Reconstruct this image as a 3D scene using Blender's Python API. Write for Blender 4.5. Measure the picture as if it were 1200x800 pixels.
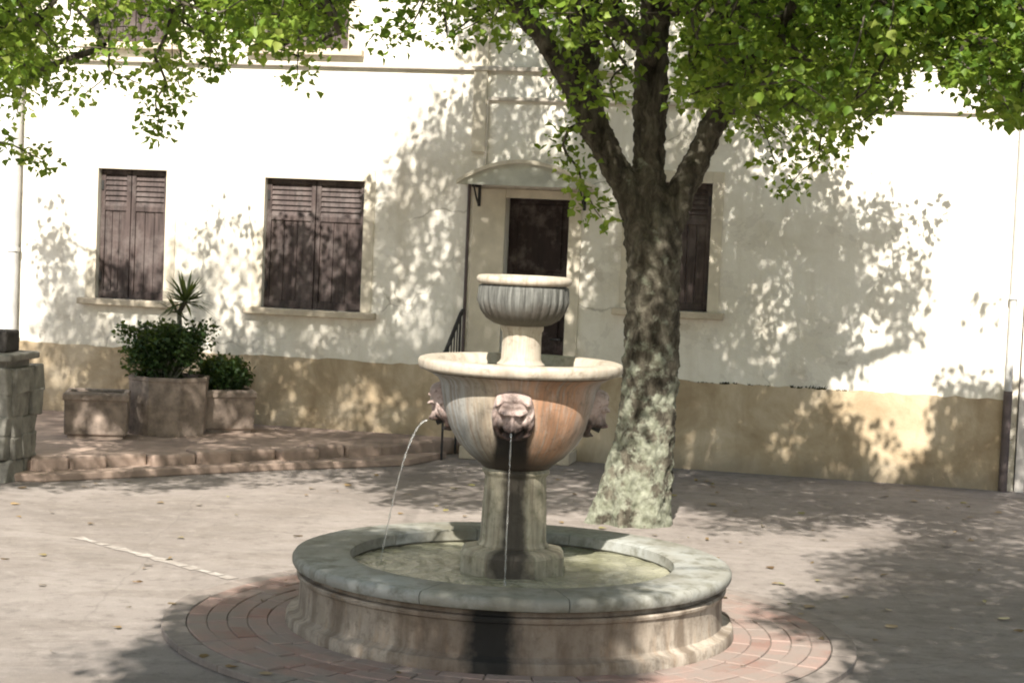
import bpy, bmesh, math, random
import numpy as np
from mathutils import Vector, Matrix

for _o in list(bpy.data.objects):
    bpy.data.objects.remove(_o)
scene = bpy.context.scene
R = math.radians
PI = math.pi

# ------------------------------------------------------------------ camera
EYE = Vector((0.0, 0.0, 2.1))
PITCH = math.atan(131 / 2200.0)      # looking a little down
ROLL = 0.043                         # the photographer held the camera slightly askew
cd = bpy.data.cameras.new('camera')
cam = bpy.data.objects.new('camera', cd)
scene.collection.objects.link(cam)
fwd = Vector((0, math.cos(PITCH), -math.sin(PITCH)))
up0 = Vector((0, math.sin(PITCH), math.cos(PITCH)))
rx = Vector((1, 0, 0)) * math.cos(ROLL) + up0 * math.sin(ROLL)
ux = -Vector((1, 0, 0)) * math.sin(ROLL) + up0 * math.cos(ROLL)
M3 = Matrix((rx, ux, -fwd)).transposed()
cam.matrix_world = Matrix.Translation(EYE) @ M3.to_4x4()
cd.sensor_width = 36
cd.lens = 66
cd.clip_start = 0.05
cd.clip_end = 800
scene.camera = cam

# ------------------------------------------------------------------ sky, sun, exposure
SUN_AZ, SUN_EL = R(9), R(43)        # light travels towards +Y and a little +X
w = bpy.data.worlds.new('World')
scene.world = w
w.use_nodes = True
nt = w.node_tree
sky = nt.nodes.new('ShaderNodeTexSky')
sky.sky_type = 'NISHITA'
sky.sun_disc = False
sky.sun_elevation = SUN_EL
sky.sun_rotation = R(189)
sky.air_density = 1.2
sky.dust_density = 2.0
nt.links.new(sky.outputs[0], nt.nodes['Background'].inputs[0])
nt.nodes['Background'].inputs[1].default_value = 0.085
sl = bpy.data.lights.new('sun', 'SUN')
sl.energy = 5.0
sl.angle = R(0.6)
sl.color = (1.0, 0.945, 0.86)
sun = bpy.data.objects.new('sun', sl)
scene.collection.objects.link(sun)
sdir = Vector((math.sin(SUN_AZ) * math.cos(SUN_EL), math.cos(SUN_AZ) * math.cos(SUN_EL), -math.sin(SUN_EL)))
sun.rotation_euler = sdir.to_track_quat('-Z', 'Y').to_euler()
sun.location = (-3, -14, 18)
vs = scene.view_settings
vs.view_transform = 'Standard'
vs.look = 'None'
vs.gamma = 1.0
vs.exposure = 1.25
vs.use_curve_mapping = False
scene.cycles.use_denoising = True
scene.cycles.max_bounces = 6
scene.cycles.transparent_max_bounces = 8
scene.cycles.filter_width = 2.0

# ------------------------------------------------------------------ helpers
COL = scene.collection


def tag(o, label=None, cat=None, group=None, kind=None):
    if label: o['label'] = label
    if cat: o['category'] = cat
    if group: o['group'] = group
    if kind: o['kind'] = kind
    return o


def empty(name, loc=(0, 0, 0), rz=0.0):
    o = bpy.data.objects.new(name, None)
    COL.objects.link(o)
    o.location = loc
    o.rotation_euler = (0, 0, rz)
    o.empty_display_size = 0.2
    return o


class MB:
    """collects verts and faces, then links them as one mesh object"""

    def __init__(self):
        self.v = []
        self.f = []

    def add(self, vs, fs):
        k = len(self.v)
        self.v += [tuple(a) for a in vs]
        self.f += [tuple(i + k for i in f) for f in fs]
        return self

    def box(self, x0, x1, y0, y1, z0, z1):
        return self.add([(x0, y0, z0), (x1, y0, z0), (x1, y1, z0), (x0, y1, z0),
                         (x0, y0, z1), (x1, y0, z1), (x1, y1, z1), (x0, y1, z1)],
                        [(0, 3, 2, 1), (4, 5, 6, 7), (0, 1, 5, 4), (1, 2, 6, 5), (2, 3, 7, 6), (3, 0, 4, 7)])

    def prism(self, pts, z0, z1):
        n = len(pts)
        return self.add([(x, y, z0) for x, y in pts] + [(x, y, z1) for x, y in pts],
                        [tuple(range(n - 1, -1, -1)), tuple(range(n, 2 * n))] +
                        [(i, (i + 1) % n, n + (i + 1) % n, n + i) for i in range(n)])

    def lathe(self, prof, seg=96, a0=0.0, a1=2 * PI, cap=False, fn=None):
        full = abs(a1 - a0 - 2 * PI) < 1e-6
        m = seg if full else seg + 1
        vs_, fs_ = [], []
        for j in range(m):
            a = a0 + (a1 - a0) * j / seg
            for (r, z) in prof:
                rr = r if fn is None else fn(r, z, a)
                vs_.append((rr * math.sin(a), -rr * math.cos(a), z))
        n = len(prof)
        for j in range(seg):
            j2 = (j + 1) % m
            for i in range(n - 1):
                fs_.append((j * n + i, j2 * n + i, j2 * n + i + 1, j * n + i + 1))
        if not full and cap:
            fs_.append(tuple(range(n)))
            fs_.append(tuple(range((m - 1) * n + n - 1, (m - 1) * n - 1, -1)))
        return self.add(vs_, fs_)

    def tube(self, pts, rads, seg=8, noise=0.0, rng=None, cap=True):
        pts = [Vector(p) for p in pts]
        n = len(pts)
        vs_, fs_ = [], []
        prev = None
        for i, p in enumerate(pts):
            t = (pts[min(i + 1, n - 1)] - pts[max(i - 1, 0)]).normalized()
            if prev is None:
                a = Vector((1, 0, 0)) if abs(t.x) < .8 else Vector((0, 1, 0))
                u = t.cross(a).normalized()
            else:
                u = (prev - t * prev.dot(t)).normalized()
            prev = u
            v = t.cross(u)
            for j in range(seg):
                a = 2 * PI * j / seg
                r = rads[i] * (1 + (rng.uniform(-noise, noise) if noise else 0))
                vs_.append(p + u * (r * math.cos(a)) + v * (r * math.sin(a)))
        for i in range(n - 1):
            for j in range(seg):
                j2 = (j + 1) % seg
                fs_.append((i * seg + j, i * seg + j2, (i + 1) * seg + j2, (i + 1) * seg + j))
        if cap:
            fs_.append(tuple(range(seg - 1, -1, -1)))
            fs_.append(tuple((n - 1) * seg + j for j in range(seg)))
        return self.add(vs_, fs_)

    def mesh(self, name, mat=None, smooth=False):
        me = bpy.data.meshes.new(name)
        me.from_pydata(self.v, [], self.f)
        bm = bmesh.new()
        bm.from_mesh(me)
        bmesh.ops.recalc_face_normals(bm, faces=bm.faces)
        bm.to_mesh(me)
        bm.free()
        if smooth is True:
            me.polygons.foreach_set('use_smooth', [True] * len(me.polygons))
        if mat: me.materials.append(mat)
        return me

    def build(self, name, mat, parent=None, smooth=False, bevel=0.0, angle=35, loc=None, rz=0.0):
        me = self.mesh(name, mat, smooth)
        o = bpy.data.objects.new(name, me)
        COL.objects.link(o)
        if parent: o.parent = parent
        if loc: o.location = loc
        if rz: o.rotation_euler = (0, 0, rz)
        if smooth == 'auto':
            me.polygons.foreach_set('use_smooth', [True] * len(me.polygons))
            me.set_sharp_from_angle(angle=R(angle))
        if bevel:
            b = o.modifiers.new('bevel', 'BEVEL')
            b.width = bevel
            b.segments = 2
            b.limit_method = 'ANGLE'
            b.angle_limit = R(40)
        return o


def link_mesh(name, me, parent=None):
    o = bpy.data.objects.new(name, me)
    COL.objects.link(o)
    if parent: o.parent = parent
    return o


# ------------------------------------------------------------------ materials
class NT:
    def __init__(self, name):
        self.m = bpy.data.materials.new(name)
        self.m.use_nodes = True
        self.t = self.m.node_tree
        self.b = self.t.nodes['Principled BSDF']
        self.out = self.t.nodes['Material Output']
        self.tc = self.t.nodes.new('ShaderNodeTexCoord')

    def n(self, typ, **kw):
        x = self.t.nodes.new(typ)
        for k, v in kw.items():
            if k == 'ins':
                for i, val in v.items():
                    if hasattr(val, 'links') or isinstance(val, bpy.types.NodeSocket):
                        self.t.links.new(val, x.inputs[i])
                    else:
                        x.inputs[i].default_value = val
            else:
                setattr(x, k, v)
        return x

    def coord(self, scale=(1, 1, 1), kind='Object', loc=(0, 0, 0)):
        return self.n('ShaderNodeMapping', ins={0: self.tc.outputs[kind], 1: loc, 3: scale}).outputs[0]

    def noise(self, scale, detail=4, rough=.6, vec=None, dist=0.0):
        x = self.n('ShaderNodeTexNoise', ins={'Scale': scale, 'Detail': detail, 'Roughness': rough, 'Distortion': dist})
        self.t.links.new(vec if vec is not None else self.tc.outputs['Object'], x.inputs['Vector'])
        return x.outputs['Fac']

    def ramp(self, fac, stops):
        x = self.n('ShaderNodeValToRGB', ins={0: fac})
        el = x.color_ramp.elements
        while len(el) < len(stops): el.new(.5)
        for e_, (p, c) in zip(el, stops):
            e_.position = p
            e_.color = (c, c, c, 1) if isinstance(c, (int, float)) else (*c, 1)
        return x.outputs[0]

    def mix(self, fac, a, b, mode='MIX'):
        x = self.n('ShaderNodeMix', data_type='RGBA', blend_type=mode)
        for i, v in ((0, fac), (6, a), (7, b)):
            if isinstance(v, bpy.types.NodeSocket): self.t.links.new(v, x.inputs[i])
            elif i == 0: x.inputs[0].default_value = v
            else: x.inputs[i].default_value = (*v, 1) if len(v) == 3 else v
        return x.outputs[2]

    def math(self, op, a, b=0.0, clamp=False):
        x = self.n('ShaderNodeMath', operation=op, ins={0: a, 1: b})
        x.use_clamp = clamp
        return x.outputs[0]

    def xyz(self, kind='Object'):
        x = self.n('ShaderNodeSeparateXYZ', ins={0: self.tc.outputs[kind]})
        return x.outputs

    def band(self, val, c, wd, soft):
        """1 inside c +- wd, falling off over soft"""
        d = self.math('ABSOLUTE', self.math('SUBTRACT', val, c))
        return self.math('SUBTRACT', 1.0, self.math('DIVIDE', self.math('SUBTRACT', d, wd), soft, ), clamp=True)

    def bump(self, h, strength=.3, dist=.01):
        x = self.n('ShaderNodeBump', ins={'Strength': strength, 'Distance': dist, 'Height': h})
        self.t.links.new(x.outputs[0], self.b.inputs['Normal'])

    def color(self, c):
        if isinstance(c, bpy.types.NodeSocket): self.t.links.new(c, self.b.inputs['Base Color'])
        else: self.b.inputs['Base Color'].default_value = (*c, 1)

    def rough(self, r, spec=.3):
        self.b.inputs['Roughness'].default_value = r
        self.b.inputs['Specular IOR Level'].default_value = spec


def simple(name, c, rough=.8, var=.25, scale=6.0, spec=.3, bump=.2, bscale=60.0, bdist=.004):
    m = NT(name)
    f = m.noise(scale, 5)
    lo = tuple(x * (1 - var) for x in c)
    hi = tuple(min(1, x * (1 + var)) for x in c)
    m.color(m.ramp(f, [(.3, lo), (.7, hi)]))
    m.rough(rough, spec)
    if bump: m.bump(m.noise(bscale, 4), bump, bdist)
    return m.m


def mat_plaster():
    m = NT('plaster')
    big = m.noise(1.1, 6, .65, dist=.4)
    streak = m.noise(1.0, 5, .6, m.coord((5, 5, .7)))
    fine = m.noise(22, 5)
    c = m.ramp(big, [(.3, (.62, .57, .47)), (.5, (.75, .71, .62)), (.7, (.81, .78, .70))])
    pt = m.noise(1.7, 6, .7, m.coord((1, 1, 1), loc=(3, 1, 8)), dist=.3)
    c = m.mix(m.ramp(pt, [(.57, 0), (.585, .5)]), c, (.60, .56, .49))
    c = m.mix(m.ramp(pt, [(.64, 0), (.645, .55)]), c, (.50, .455, .38))
    c = m.mix(m.ramp(streak, [(.52, 0), (.75, .5)]), c, (.50, .44, .34))
    c = m.mix(m.ramp(fine, [(.45, 0), (.75, .12)]), c, (.5, .45, .36))
    vor = m.n('ShaderNodeTexVoronoi', feature='DISTANCE_TO_EDGE', ins={'Scale': .9})
    wob = m.n('ShaderNodeMix', data_type='VECTOR', ins={0: .25, 4: m.tc.outputs['Object']})
    nz = m.n('ShaderNodeTexNoise', ins={'Scale': 2.6, 'Detail': 6, 'Vector': m.tc.outputs['Object']})
    m.t.links.new(nz.outputs['Color'], wob.inputs[5])
    m.t.links.new(wob.outputs[1], vor.inputs['Vector'])
    c = m.mix(m.math('MULTIPLY', m.ramp(vor.outputs['Distance'], [(.0, .8), (.006, 0)]), m.ramp(m.noise(.9, 3), [(.5, 0), (.6, 1)])), c, (.30, .27, .22))
    m.color(c)
    m.rough(.95, .15)
    h = m.mix(.4, m.noise(60, 4), m.noise(9, 4))
    m.bump(h, .35, .012)
    return m.m


def mat_dado():
    m = NT('ochre_plaster')
    big = m.noise(1.7, 6, .65, dist=.5)
    c = m.ramp(big, [(.32, (.30, .225, .14)), (.5, (.44, .35, .235)), (.68, (.56, .47, .345))])
    st = m.noise(1.0, 5, .6, m.coord((7, 7, 1.2)))
    c = m.mix(m.ramp(st, [(.5, 0), (.8, .5)]), c, (.24, .17, .10))
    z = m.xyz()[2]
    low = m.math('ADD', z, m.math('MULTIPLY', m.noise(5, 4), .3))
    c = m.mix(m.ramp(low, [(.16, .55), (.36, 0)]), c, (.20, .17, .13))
    m.color(c)
    m.rough(.95, .15)
    m.bump(m.mix(.5, m.noise(50, 4), m.noise(7, 5)), .4, .015)
    return m.m


def mat_ground():
    m = NT('pale_tarmac')
    big = m.noise(.55, 7, .62, dist=.3)
    c = m.ramp(big, [(.3, (.20, .173, .154)), (.5, (.265, .231, .208)), (.7, (.32, .283, .258))])
    pat = m.noise(1.0, 5, .6, m.coord((.9, 3.2, 1)), dist=.8)
    c = m.mix(m.ramp(pat, [(.52, 0), (.56, .45)]), c, (.205, .174, .150))
    c = m.mix(m.ramp(m.noise(1.3, 6, .7, m.coord((1, 2.4, 1), loc=(7, 3, 0))), [(.55, 0), (.68, .5)]), c, (.34, .30, .268))
    worn = m.noise(2.6, 6, .7)
    c = m.mix(m.ramp(worn, [(.56, 0), (.7, .5)]), c, (.125, .11, .098))
    blot = m.noise(7.5, 7, .78)
    c = m.mix(m.ramp(blot, [(.36, .55), (.47, 0)]), c, (.135, .114, .098))
    c = m.mix(m.ramp(blot, [(.54, 0), (.66, .5)]), c, (.38, .34, .305))
    grit = m.noise(170, 3, .7)
    c = m.mix(m.ramp(grit, [(.35, .4), (.5, 0)]), c, (.13, .115, .10))
    c = m.mix(m.ramp(grit, [(.58, 0), (.72, .4)]), c, (.34, .315, .285))
    vor = m.n('ShaderNodeTexVoronoi', feature='DISTANCE_TO_EDGE', ins={'Scale': .55})
    wob = m.n('ShaderNodeMix', data_type='VECTOR', ins={0: .12, 4: m.tc.outputs['Object']})
    nz = m.n('ShaderNodeTexNoise', ins={'Scale': 2.2, 'Detail': 5, 'Vector': m.tc.outputs['Object']})
    m.t.links.new(nz.outputs['Color'], wob.inputs[5])
    m.t.links.new(wob.outputs[1], vor.inputs['Vector'])
    crack = m.ramp(vor.outputs['Distance'], [(.0, .45), (.004, 0)])
    c = m.mix(m.mix(m.noise(.8, 3), crack, (0, 0, 0, 1)), c, (.10, .09, .08))
    m.color(c)
    m.rough(.92, .2)
    m.bump(m.mix(.5, grit, m.noise(14, 6, .75)), .8, .02)
    return m.m


def rnd_obj(m):
    return m.n('ShaderNodeObjectInfo').outputs['Random']


def mat_brick():
    m = NT('paving_brick')
    c = m.ramp(rnd_obj(m), [(0, (.22, .125, .10)), (.35, (.28, .175, .145)), (.65, (.31, .205, .175)), (1, (.26, .19, .165))])
    c = m.mix(m.ramp(m.noise(4, 5, vec=m.coord(kind='Generated', scale=(2, 2, 2))), [(.4, 0), (.7, .5)]), c, (.20, .15, .125))
    geo = m.n('ShaderNodeNewGeometry').outputs['Position']
    c = m.mix(m.ramp(m.noise(3.0, 6, .7, geo), [(.40, .1), (.58, .88)]), c, (.225, .188, .164))
    m.color(c)
    m.rough(.9, .2)
    m.bump(m.noise(70, 4, vec=geo), .4, .006)
    return m.m


def mat_basin():
    m = NT('basin_stone')
    x, y, z = m.xyz()
    ang = m.math('ARCTAN2', x, y)
    vec = m.n('ShaderNodeCombineXYZ', ins={0: m.math('MULTIPLY', ang, 4.5), 1: 0.0, 2: m.math('MULTIPLY', z, 1.0)}).outputs[0]
    st = m.noise(2.2, 6, .62, vec)
    base = m.ramp(m.noise(3, 6, .65), [(.3, (.25, .21, .165)), (.55, (.35, .30, .245)), (.75, (.42, .38, .325))])
    c = m.mix(m.ramp(st, [(.42, 0), (.62, .88)]), base, (.14, .108, .08))
    st2 = m.noise(5.0, 5, .6, vec)
    c = m.mix(m.ramp(st2, [(.55, 0), (.75, .5)]), c, (.33, .22, .13))
    # the wet overflow streak below the front spout
    wob = m.math('MULTIPLY', m.math('SUBTRACT', m.noise(7, 4), .5), .16)
    xs = m.math('ADD', x, wob)
    front = m.math('LESS_THAN', y, -0.6)
    b1 = m.math('MULTIPLY', m.band(xs, -0.09, .075, .08), front)
    b2 = m.math('MULTIPLY', m.band(xs, 0.0, .34, .30), front)
    c = m.mix(m.ramp(m.noise(20, 6, .75), [(.5, 0), (.66, .55)]), c, (.11, .085, .06))
    c = m.mix(m.math('MULTIPLY', b2, .6), c, (.10, .07, .05))
    c = m.mix(m.math('MULTIPLY', b1, .97), c, (.010, .010, .009))
    m.color(c)
    m.rough(.85, .3)
    m.bump(m.mix(.5, m.noise(45, 5), m.noise(8, 5)), .45, .012)
    return m.m


def mat_rimstone():
    m = NT('coping_stone')
    geo = m.n('ShaderNodeNewGeometry').outputs['Position']
    base = m.ramp(m.noise(2.4, 6, .65, geo), [(.3, (.20, .19, .155)), (.52, (.265, .265, .24)), (.72, (.32, .335, .325))])
    base = m.mix(m.math('MULTIPLY', rnd_obj(m), .35), base, (.215, .20, .155))
    c = m.mix(m.ramp(m.noise(9, 6, .7, geo), [(.47, 0), (.64, .75)]), base, (.105, .10, .07))
    c = m.mix(m.ramp(m.noise(1.9, 5, .65, geo), [(.48, 0), (.60, .5)]), c, (.13, .12, .09))
    m.color(c)
    m.rough(.75, .35)
    m.bump(m.mix(.5, m.noise(60, 5, vec=geo), m.noise(10, 5, vec=geo)), .35, .01)
    return m.m


def mat_bowl():
    """marble bowl: lime-washed to the left, rust-stained to the right, a black wet run below the mask"""
    m = NT('stained_marble')
    x, y, z = m.xyz()
    ang = m.math('ARCTAN2', x, m.math('MULTIPLY', y, -1))
    wob = m.math('MULTIPLY', m.math('SUBTRACT', m.noise(4, 5), .5), .9)
    a2 = m.math('ADD', m.math('ADD', m.math('MULTIPLY', ang, .318), .5), m.math('MULTIPLY', wob, .18))
    c = m.ramp(a2, [(.0, (.30, .29, .27)), (.20, (.31, .32, .31)), (.34, (.31, .265, .20)), (.47, (.38, .29, .215)),
                    (.60, (.38, .205, .12)), (.74, (.40, .22, .13)), (.88, (.38, .335, .295)), (1, (.36, .35, .33))])
    vec = m.n('ShaderNodeCombineXYZ', ins={0: m.math('MULTIPLY', ang, 6.0), 1: 0.0, 2: m.math('MULTIPLY', z, 1.3)}).outputs[0]
    st = m.noise(2.0, 6, .65, vec)
    c = m.mix(m.ramp(st, [(.45, 0), (.62, .75)]), c, (.20, .145, .10))
    st3 = m.noise(5.0, 6, .65, vec)
    c = m.mix(m.ramp(st3, [(.52, 0), (.66, .6)]), c, (.36, .34, .31))
    c = m.mix(m.ramp(m.noise(26, 6, .75), [(.52, 0), (.66, .5)]), c, (.13, .105, .08))
    c = m.mix(m.ramp(m.noise(12, 5, .7), [(.55, 0), (.8, .4)]), c, (.55, .50, .44))
    fr = m.math('LESS_THAN', y, 0.0)
    run = m.math('MULTIPLY', m.band(m.math('ADD', x, m.math('MULTIPLY', wob, .05)), -.03, .075, .03), fr)
    lowz = m.math('LESS_THAN', z, 1.12)
    c = m.mix(m.math('MULTIPLY', m.math('MULTIPLY', run, lowz), .97), c, (.012, .010, .009))
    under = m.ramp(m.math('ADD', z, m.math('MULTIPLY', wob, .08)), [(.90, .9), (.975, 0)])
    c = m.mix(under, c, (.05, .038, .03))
    m.color(c)
    m.rough(.7, .35)
    m.bump(m.mix(.5, m.noise(50, 5), m.noise(9, 5)), .35, .01)
    return m.m


def mat_column():
    m = NT('pedestal_stone')
    x, y, z = m.xyz()
    ang = m.math('ARCTAN2', x, m.math('MULTIPLY', y, -1))
    vec = m.n('ShaderNodeCombineXYZ', ins={0: m.math('MULTIPLY', ang, 2.2), 1: 0.0, 2: m.math('MULTIPLY', z, .9)}).outputs[0]
    st = m.noise(2.6, 6, .6, vec)
    c = m.ramp(m.noise(6, 6, .65), [(.3, (.27, .24, .17)), (.7, (.40, .37, .28))])
    c = m.mix(m.ramp(st, [(.42, 0), (.66, .75)]), c, (.15, .12, .085))
    run = m.band(m.math('ADD', ang, m.math('MULTIPLY', m.math('SUBTRACT', m.noise(5, 4), .5), .7)), -.02, .26, .25)
    c = m.mix(m.ramp(m.noise(22, 6, .75), [(.5, 0), (.66, .6)]), c, (.12, .115, .06))
    c = m.mix(m.math('MULTIPLY', run, .9), c, (.025, .02, .016))
    m.color(c)
    m.rough(.75, .35)
    m.bump(m.mix(.5, m.noise(50, 5), m.noise(12, 5)), .4, .01)
    return m.m


def mat_cream(name='cream_marble', tint=(.42, .37, .30)):
    m = NT(name)
    c = m.ramp(m.noise(7, 6, .65), [(.3, tuple(t * .78 for t in tint)), (.6, tint), (.8, tuple(min(1, t * 1.12) for t in tint))])
    x, y, z = m.xyz()
    ang = m.math('ARCTAN2', x, m.math('MULTIPLY', y, -1))
    vec = m.n('ShaderNodeCombineXYZ', ins={0: m.math('MULTIPLY', ang, 4.0), 1: 0.0, 2: m.math('MULTIPLY', z, 2.0)}).outputs[0]
    c = m.mix(m.ramp(m.noise(2.4, 6, .65, vec), [(.46, 0), (.68, .65)]), c, (.26, .19, .13))
    c = m.mix(m.ramp(m.noise(18, 6, .7), [(.53, 0), (.68, .7)]), c, (.17, .14, .105))
    m.color(c)
    m.rough(.7, .35)
    m.bump(m.mix(.5, m.noise(60, 5), m.noise(12, 5)), .35, .008)
    return m.m


def mat_mask():
    m = NT('mask_marble')
    x, y, z = m.xyz()
    c = m.ramp(m.noise(14, 6, .65), [(.3, (.30, .22, .19)), (.65, (.50, .40, .36))])
    zz = m.math('ADD', z, m.math('MULTIPLY', m.math('SUBTRACT', m.noise(18, 4), .5), .10))
    c = m.mix(m.ramp(m.math('ADD', zz, .5), [(.455, .97), (.505, 0)]), c, (.025, .015, .012))
    c = m.mix(m.ramp(m.noise(30, 5, .7), [(.50, 0), (.64, .75)]), c, (.12, .07, .055))
    m.color(c)
    m.rough(.65, .4)
    m.bump(m.noise(60, 5), .35, .006)
    return m.m


def mat_topbowl():
    m = NT('grey_marble')
    x, y, z = m.xyz()
    ang = m.math('ARCTAN2', x, m.math('MULTIPLY', y, -1))
    vec = m.n('ShaderNodeCombineXYZ', ins={0: m.math('MULTIPLY', ang, 5.0), 1: 0.0, 2: m.math('MULTIPLY', z, 1.5)}).outputs[0]
    c = m.ramp(m.noise(2.5, 6, .65, vec), [(.36, (.045, .045, .040)), (.52, (.115, .115, .104)), (.72, (.24, .24, .22))])
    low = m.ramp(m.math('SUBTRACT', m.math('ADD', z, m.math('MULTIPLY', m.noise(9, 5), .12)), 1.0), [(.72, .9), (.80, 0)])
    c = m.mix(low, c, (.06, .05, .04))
    m.color(c)
    m.rough(.75, .35)
    m.bump(m.noise(50, 5), .35, .008)
    return m.m


def mat_water():
    m = NT('murky_water')
    c = m.ramp(m.noise(3, 5), [(.35, (.19, .185, .12)), (.65, (.31, .30, .225))])
    m.color(c)
    m.rough(.06, .5)
    m.b.inputs['IOR'].default_value = 1.33
    m.bump(m.mix(.5, m.noise(14, 4, .6, dist=.8), m.noise(34, 3)), 1.0, .02)
    return m.m


def mat_jet():
    m = NT('falling_water')
    m.color((.93, .96, .97))
    m.rough(.12, .5)
    m.b.inputs['IOR'].default_value = 1.33
    m.b.inputs['Transmission Weight'].default_value = .92
    return m.m


def mat_wood(name, c, var=.35):
    m = NT(name)
    g = m.noise(3.0, 6, .6, m.coord((9, 9, .8)))
    col = m.ramp(g, [(.3, tuple(a * (1 - var) for a in c)), (.7, tuple(a * (1 + var) for a in c))])
    col = m.mix(m.ramp(m.noise(5, 6, .7), [(.48, 0), (.68, .6)]), col, (.15, .125, .115))
    m.color(col)
    m.rough(.7, .3)
    m.bump(g, .4, .006)
    return m.m


def mat_bark():
    m = NT('bark')
    x, y, z = m.xyz()
    v = m.noise(4.5, 7, .68, m.coord((2.2, 2.2, .8)), dist=.6)
    c = m.ramp(v, [(.34, (.030, .026, .019)), (.5, (.10, .088, .066)), (.68, (.20, .185, .14))])
    # pale lichen, heavier low down to paint in the lit trunk under the crown
    lichen_lit = m.math('ADD', m.noise(6.0, 6, .66), m.math('MULTIPLY', m.math('SUBTRACT', z, 1.1), -.085))
    c = m.mix(m.ramp(lichen_lit, [(.50, 0), (.58, .85)]), c, m.ramp(m.noise(18, 5), [(.35, (.17, .18, .125)), (.7, (.36, .37, .29))]))
    m.color(c)
    m.rough(.95, .15)
    m.bump(m.mix(.4, v, m.noise(34, 6, .7, m.coord((1.6, 1.6, .7)))), 1.0, .06)
    return m.m


def mat_leaf(name, stops, trans=.52):
    m = NT(name)
    at = m.n('ShaderNodeAttribute', attribute_name='rnd').outputs['Fac']
    c = m.ramp(at, stops)
    m.color(c)
    m.rough(.5, .3)
    tr = m.n('ShaderNodeBsdfTranslucent')
    m.t.links.new(m.mix(.5, c, (.55, .75, .10), 'MULTIPLY') if False else m.mix(.35, c, (.50, .62, .08)), tr.inputs[0])
    mx = m.n('ShaderNodeMixShader', ins={0: trans})
    m.t.links.new(m.b.outputs[0], mx.inputs[1])
    m.t.links.new(tr.outputs[0], mx.inputs[2])
    m.t.links.new(mx.outputs[0], m.out.inputs[0])
    return m.m


def mat_paint():
    m = NT('worn_white_paint')
    c = m.ramp(m.noise(5, 6, .75), [(.42, (.245, .212, .188)), (.66, (.40, .375, .34))])
    m.color(c)
    m.rough(.9, .2)
    return m.m


MAT = dict(
    plaster=mat_plaster(), dado=mat_dado(), ground=mat_ground(), brick=mat_brick(), basin=mat_basin(), coping=mat_rimstone(),
    bowl=mat_bowl(), column=mat_column(), cream=mat_cream(), mask=mat_mask(), topbowl=mat_topbowl(), water=mat_water(),
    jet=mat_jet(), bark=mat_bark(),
    shutter=mat_wood('brown_shutter_wood', (.058, .042, .038), .55), door=mat_wood('dark_door_wood', (.022, .013, .012)),
    surround=simple('surround_plaster', (.60, .54, .43), .9, .15, 5),
    trim=simple('trim_stone', (.50, .45, .38), .9, .2, 4),
    sill=simple('sill_stone', (.50, .43, .33), .9, .2, 6),
    iron=simple('dark_iron', (.025, .024, .024), .55, .3, 12),
    pipe=simple('grey_downpipe', (.46, .45, .43), .5, .15, 5),
    ironpipe=simple('rusty_iron_pipe', (.11, .085, .08), .6, .3, 9),
    hood=simple('hood_plaster', (.50, .50, .43), .9, .2, 5),
    roof=simple('roof_tile', (.38, .17, .10), .9, .3, 5),
    neighbour=simple('white_plaster', (.72, .72, .70), .9, .1, 3),
    greyplaster=simple('grey_plaster', (.52, .48, .44), .9, .2, 3),
    slab=simple('terrace_stone', (.30, .225, .18), .92, .3, 3.5, bump=.4, bscale=40),
    edging=simple('edging_stone', (.205, .174, .153), .9, .35, 5),
    kerbpaint=mat_paint(),
    planter=simple('planter_concrete', (.265, .21, .172), .92, .45, 9, bump=.4, bscale=45),
    soil=simple('dark_soil', (.035, .026, .02), .95, .4, 20),
    rubble=simple('rubble_stone', (.19, .18, .155), .95, .4, 7, bump=.6, bscale=30, bdist=.01),
    mortar=simple('mortar', (.22, .20, .17), .95, .25, 10),
    joint=simple('sandy_joint', (.15, .125, .105), .95, .3, 14),
    darkstone=simple('dark_weathered_stone', (.045, .04, .036), .9, .4, 9),
)
MAT['leaf'] = mat_leaf('leaf', [(0, (.03, .07, .010)), (.35, (.09, .17, .022)), (.7, (.20, .30, .04)), (1, (.32, .38, .09))])
MAT['dryleaf'] = mat_leaf('dry_leaf', [(0, (.10, .06, .03)), (.6, (.22, .15, .07)), (1, (.25, .24, .09))], .1)
MAT['needle'] = mat_leaf('dark_leaf', [(0, (.012, .030, .010)), (.6, (.025, .055, .015)), (1, (.05, .085, .025))], .2)
MAT['spike'] = mat_leaf('spiky_leaf', [(0, (.02, .035, .014)), (1, (.06, .085, .035))], .25)
MAT['moss'] = mat_leaf('moss_leaf', [(0, (.02, .022, .01)), (1, (.06, .05, .03))], .1)

# ------------------------------------------------------------------ ground and paving
g = MB()
g.add([(-250, -250, 0), (250, -250, 0), (250, 250, 0), (-250, 250, 0)], [(0, 1, 2, 3)])
tag(g.build('ground', MAT['ground']), 'pale grey worn tarmac of the square', kind='structure')

FX, FY = 0.05, 9.76                    # the fountain's axis

ring = MB()
ring.lathe([(.9, 0.0), (.9, .029), (1.672, .029), (1.672, 0.0)], 120)
ring_o = ring.build('brick_paving', MAT['joint'], loc=(FX, FY, .004))
tag(ring_o, 'round red brick paving laid about the foot of the fountain', kind='structure')
random.seed(3)


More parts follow.
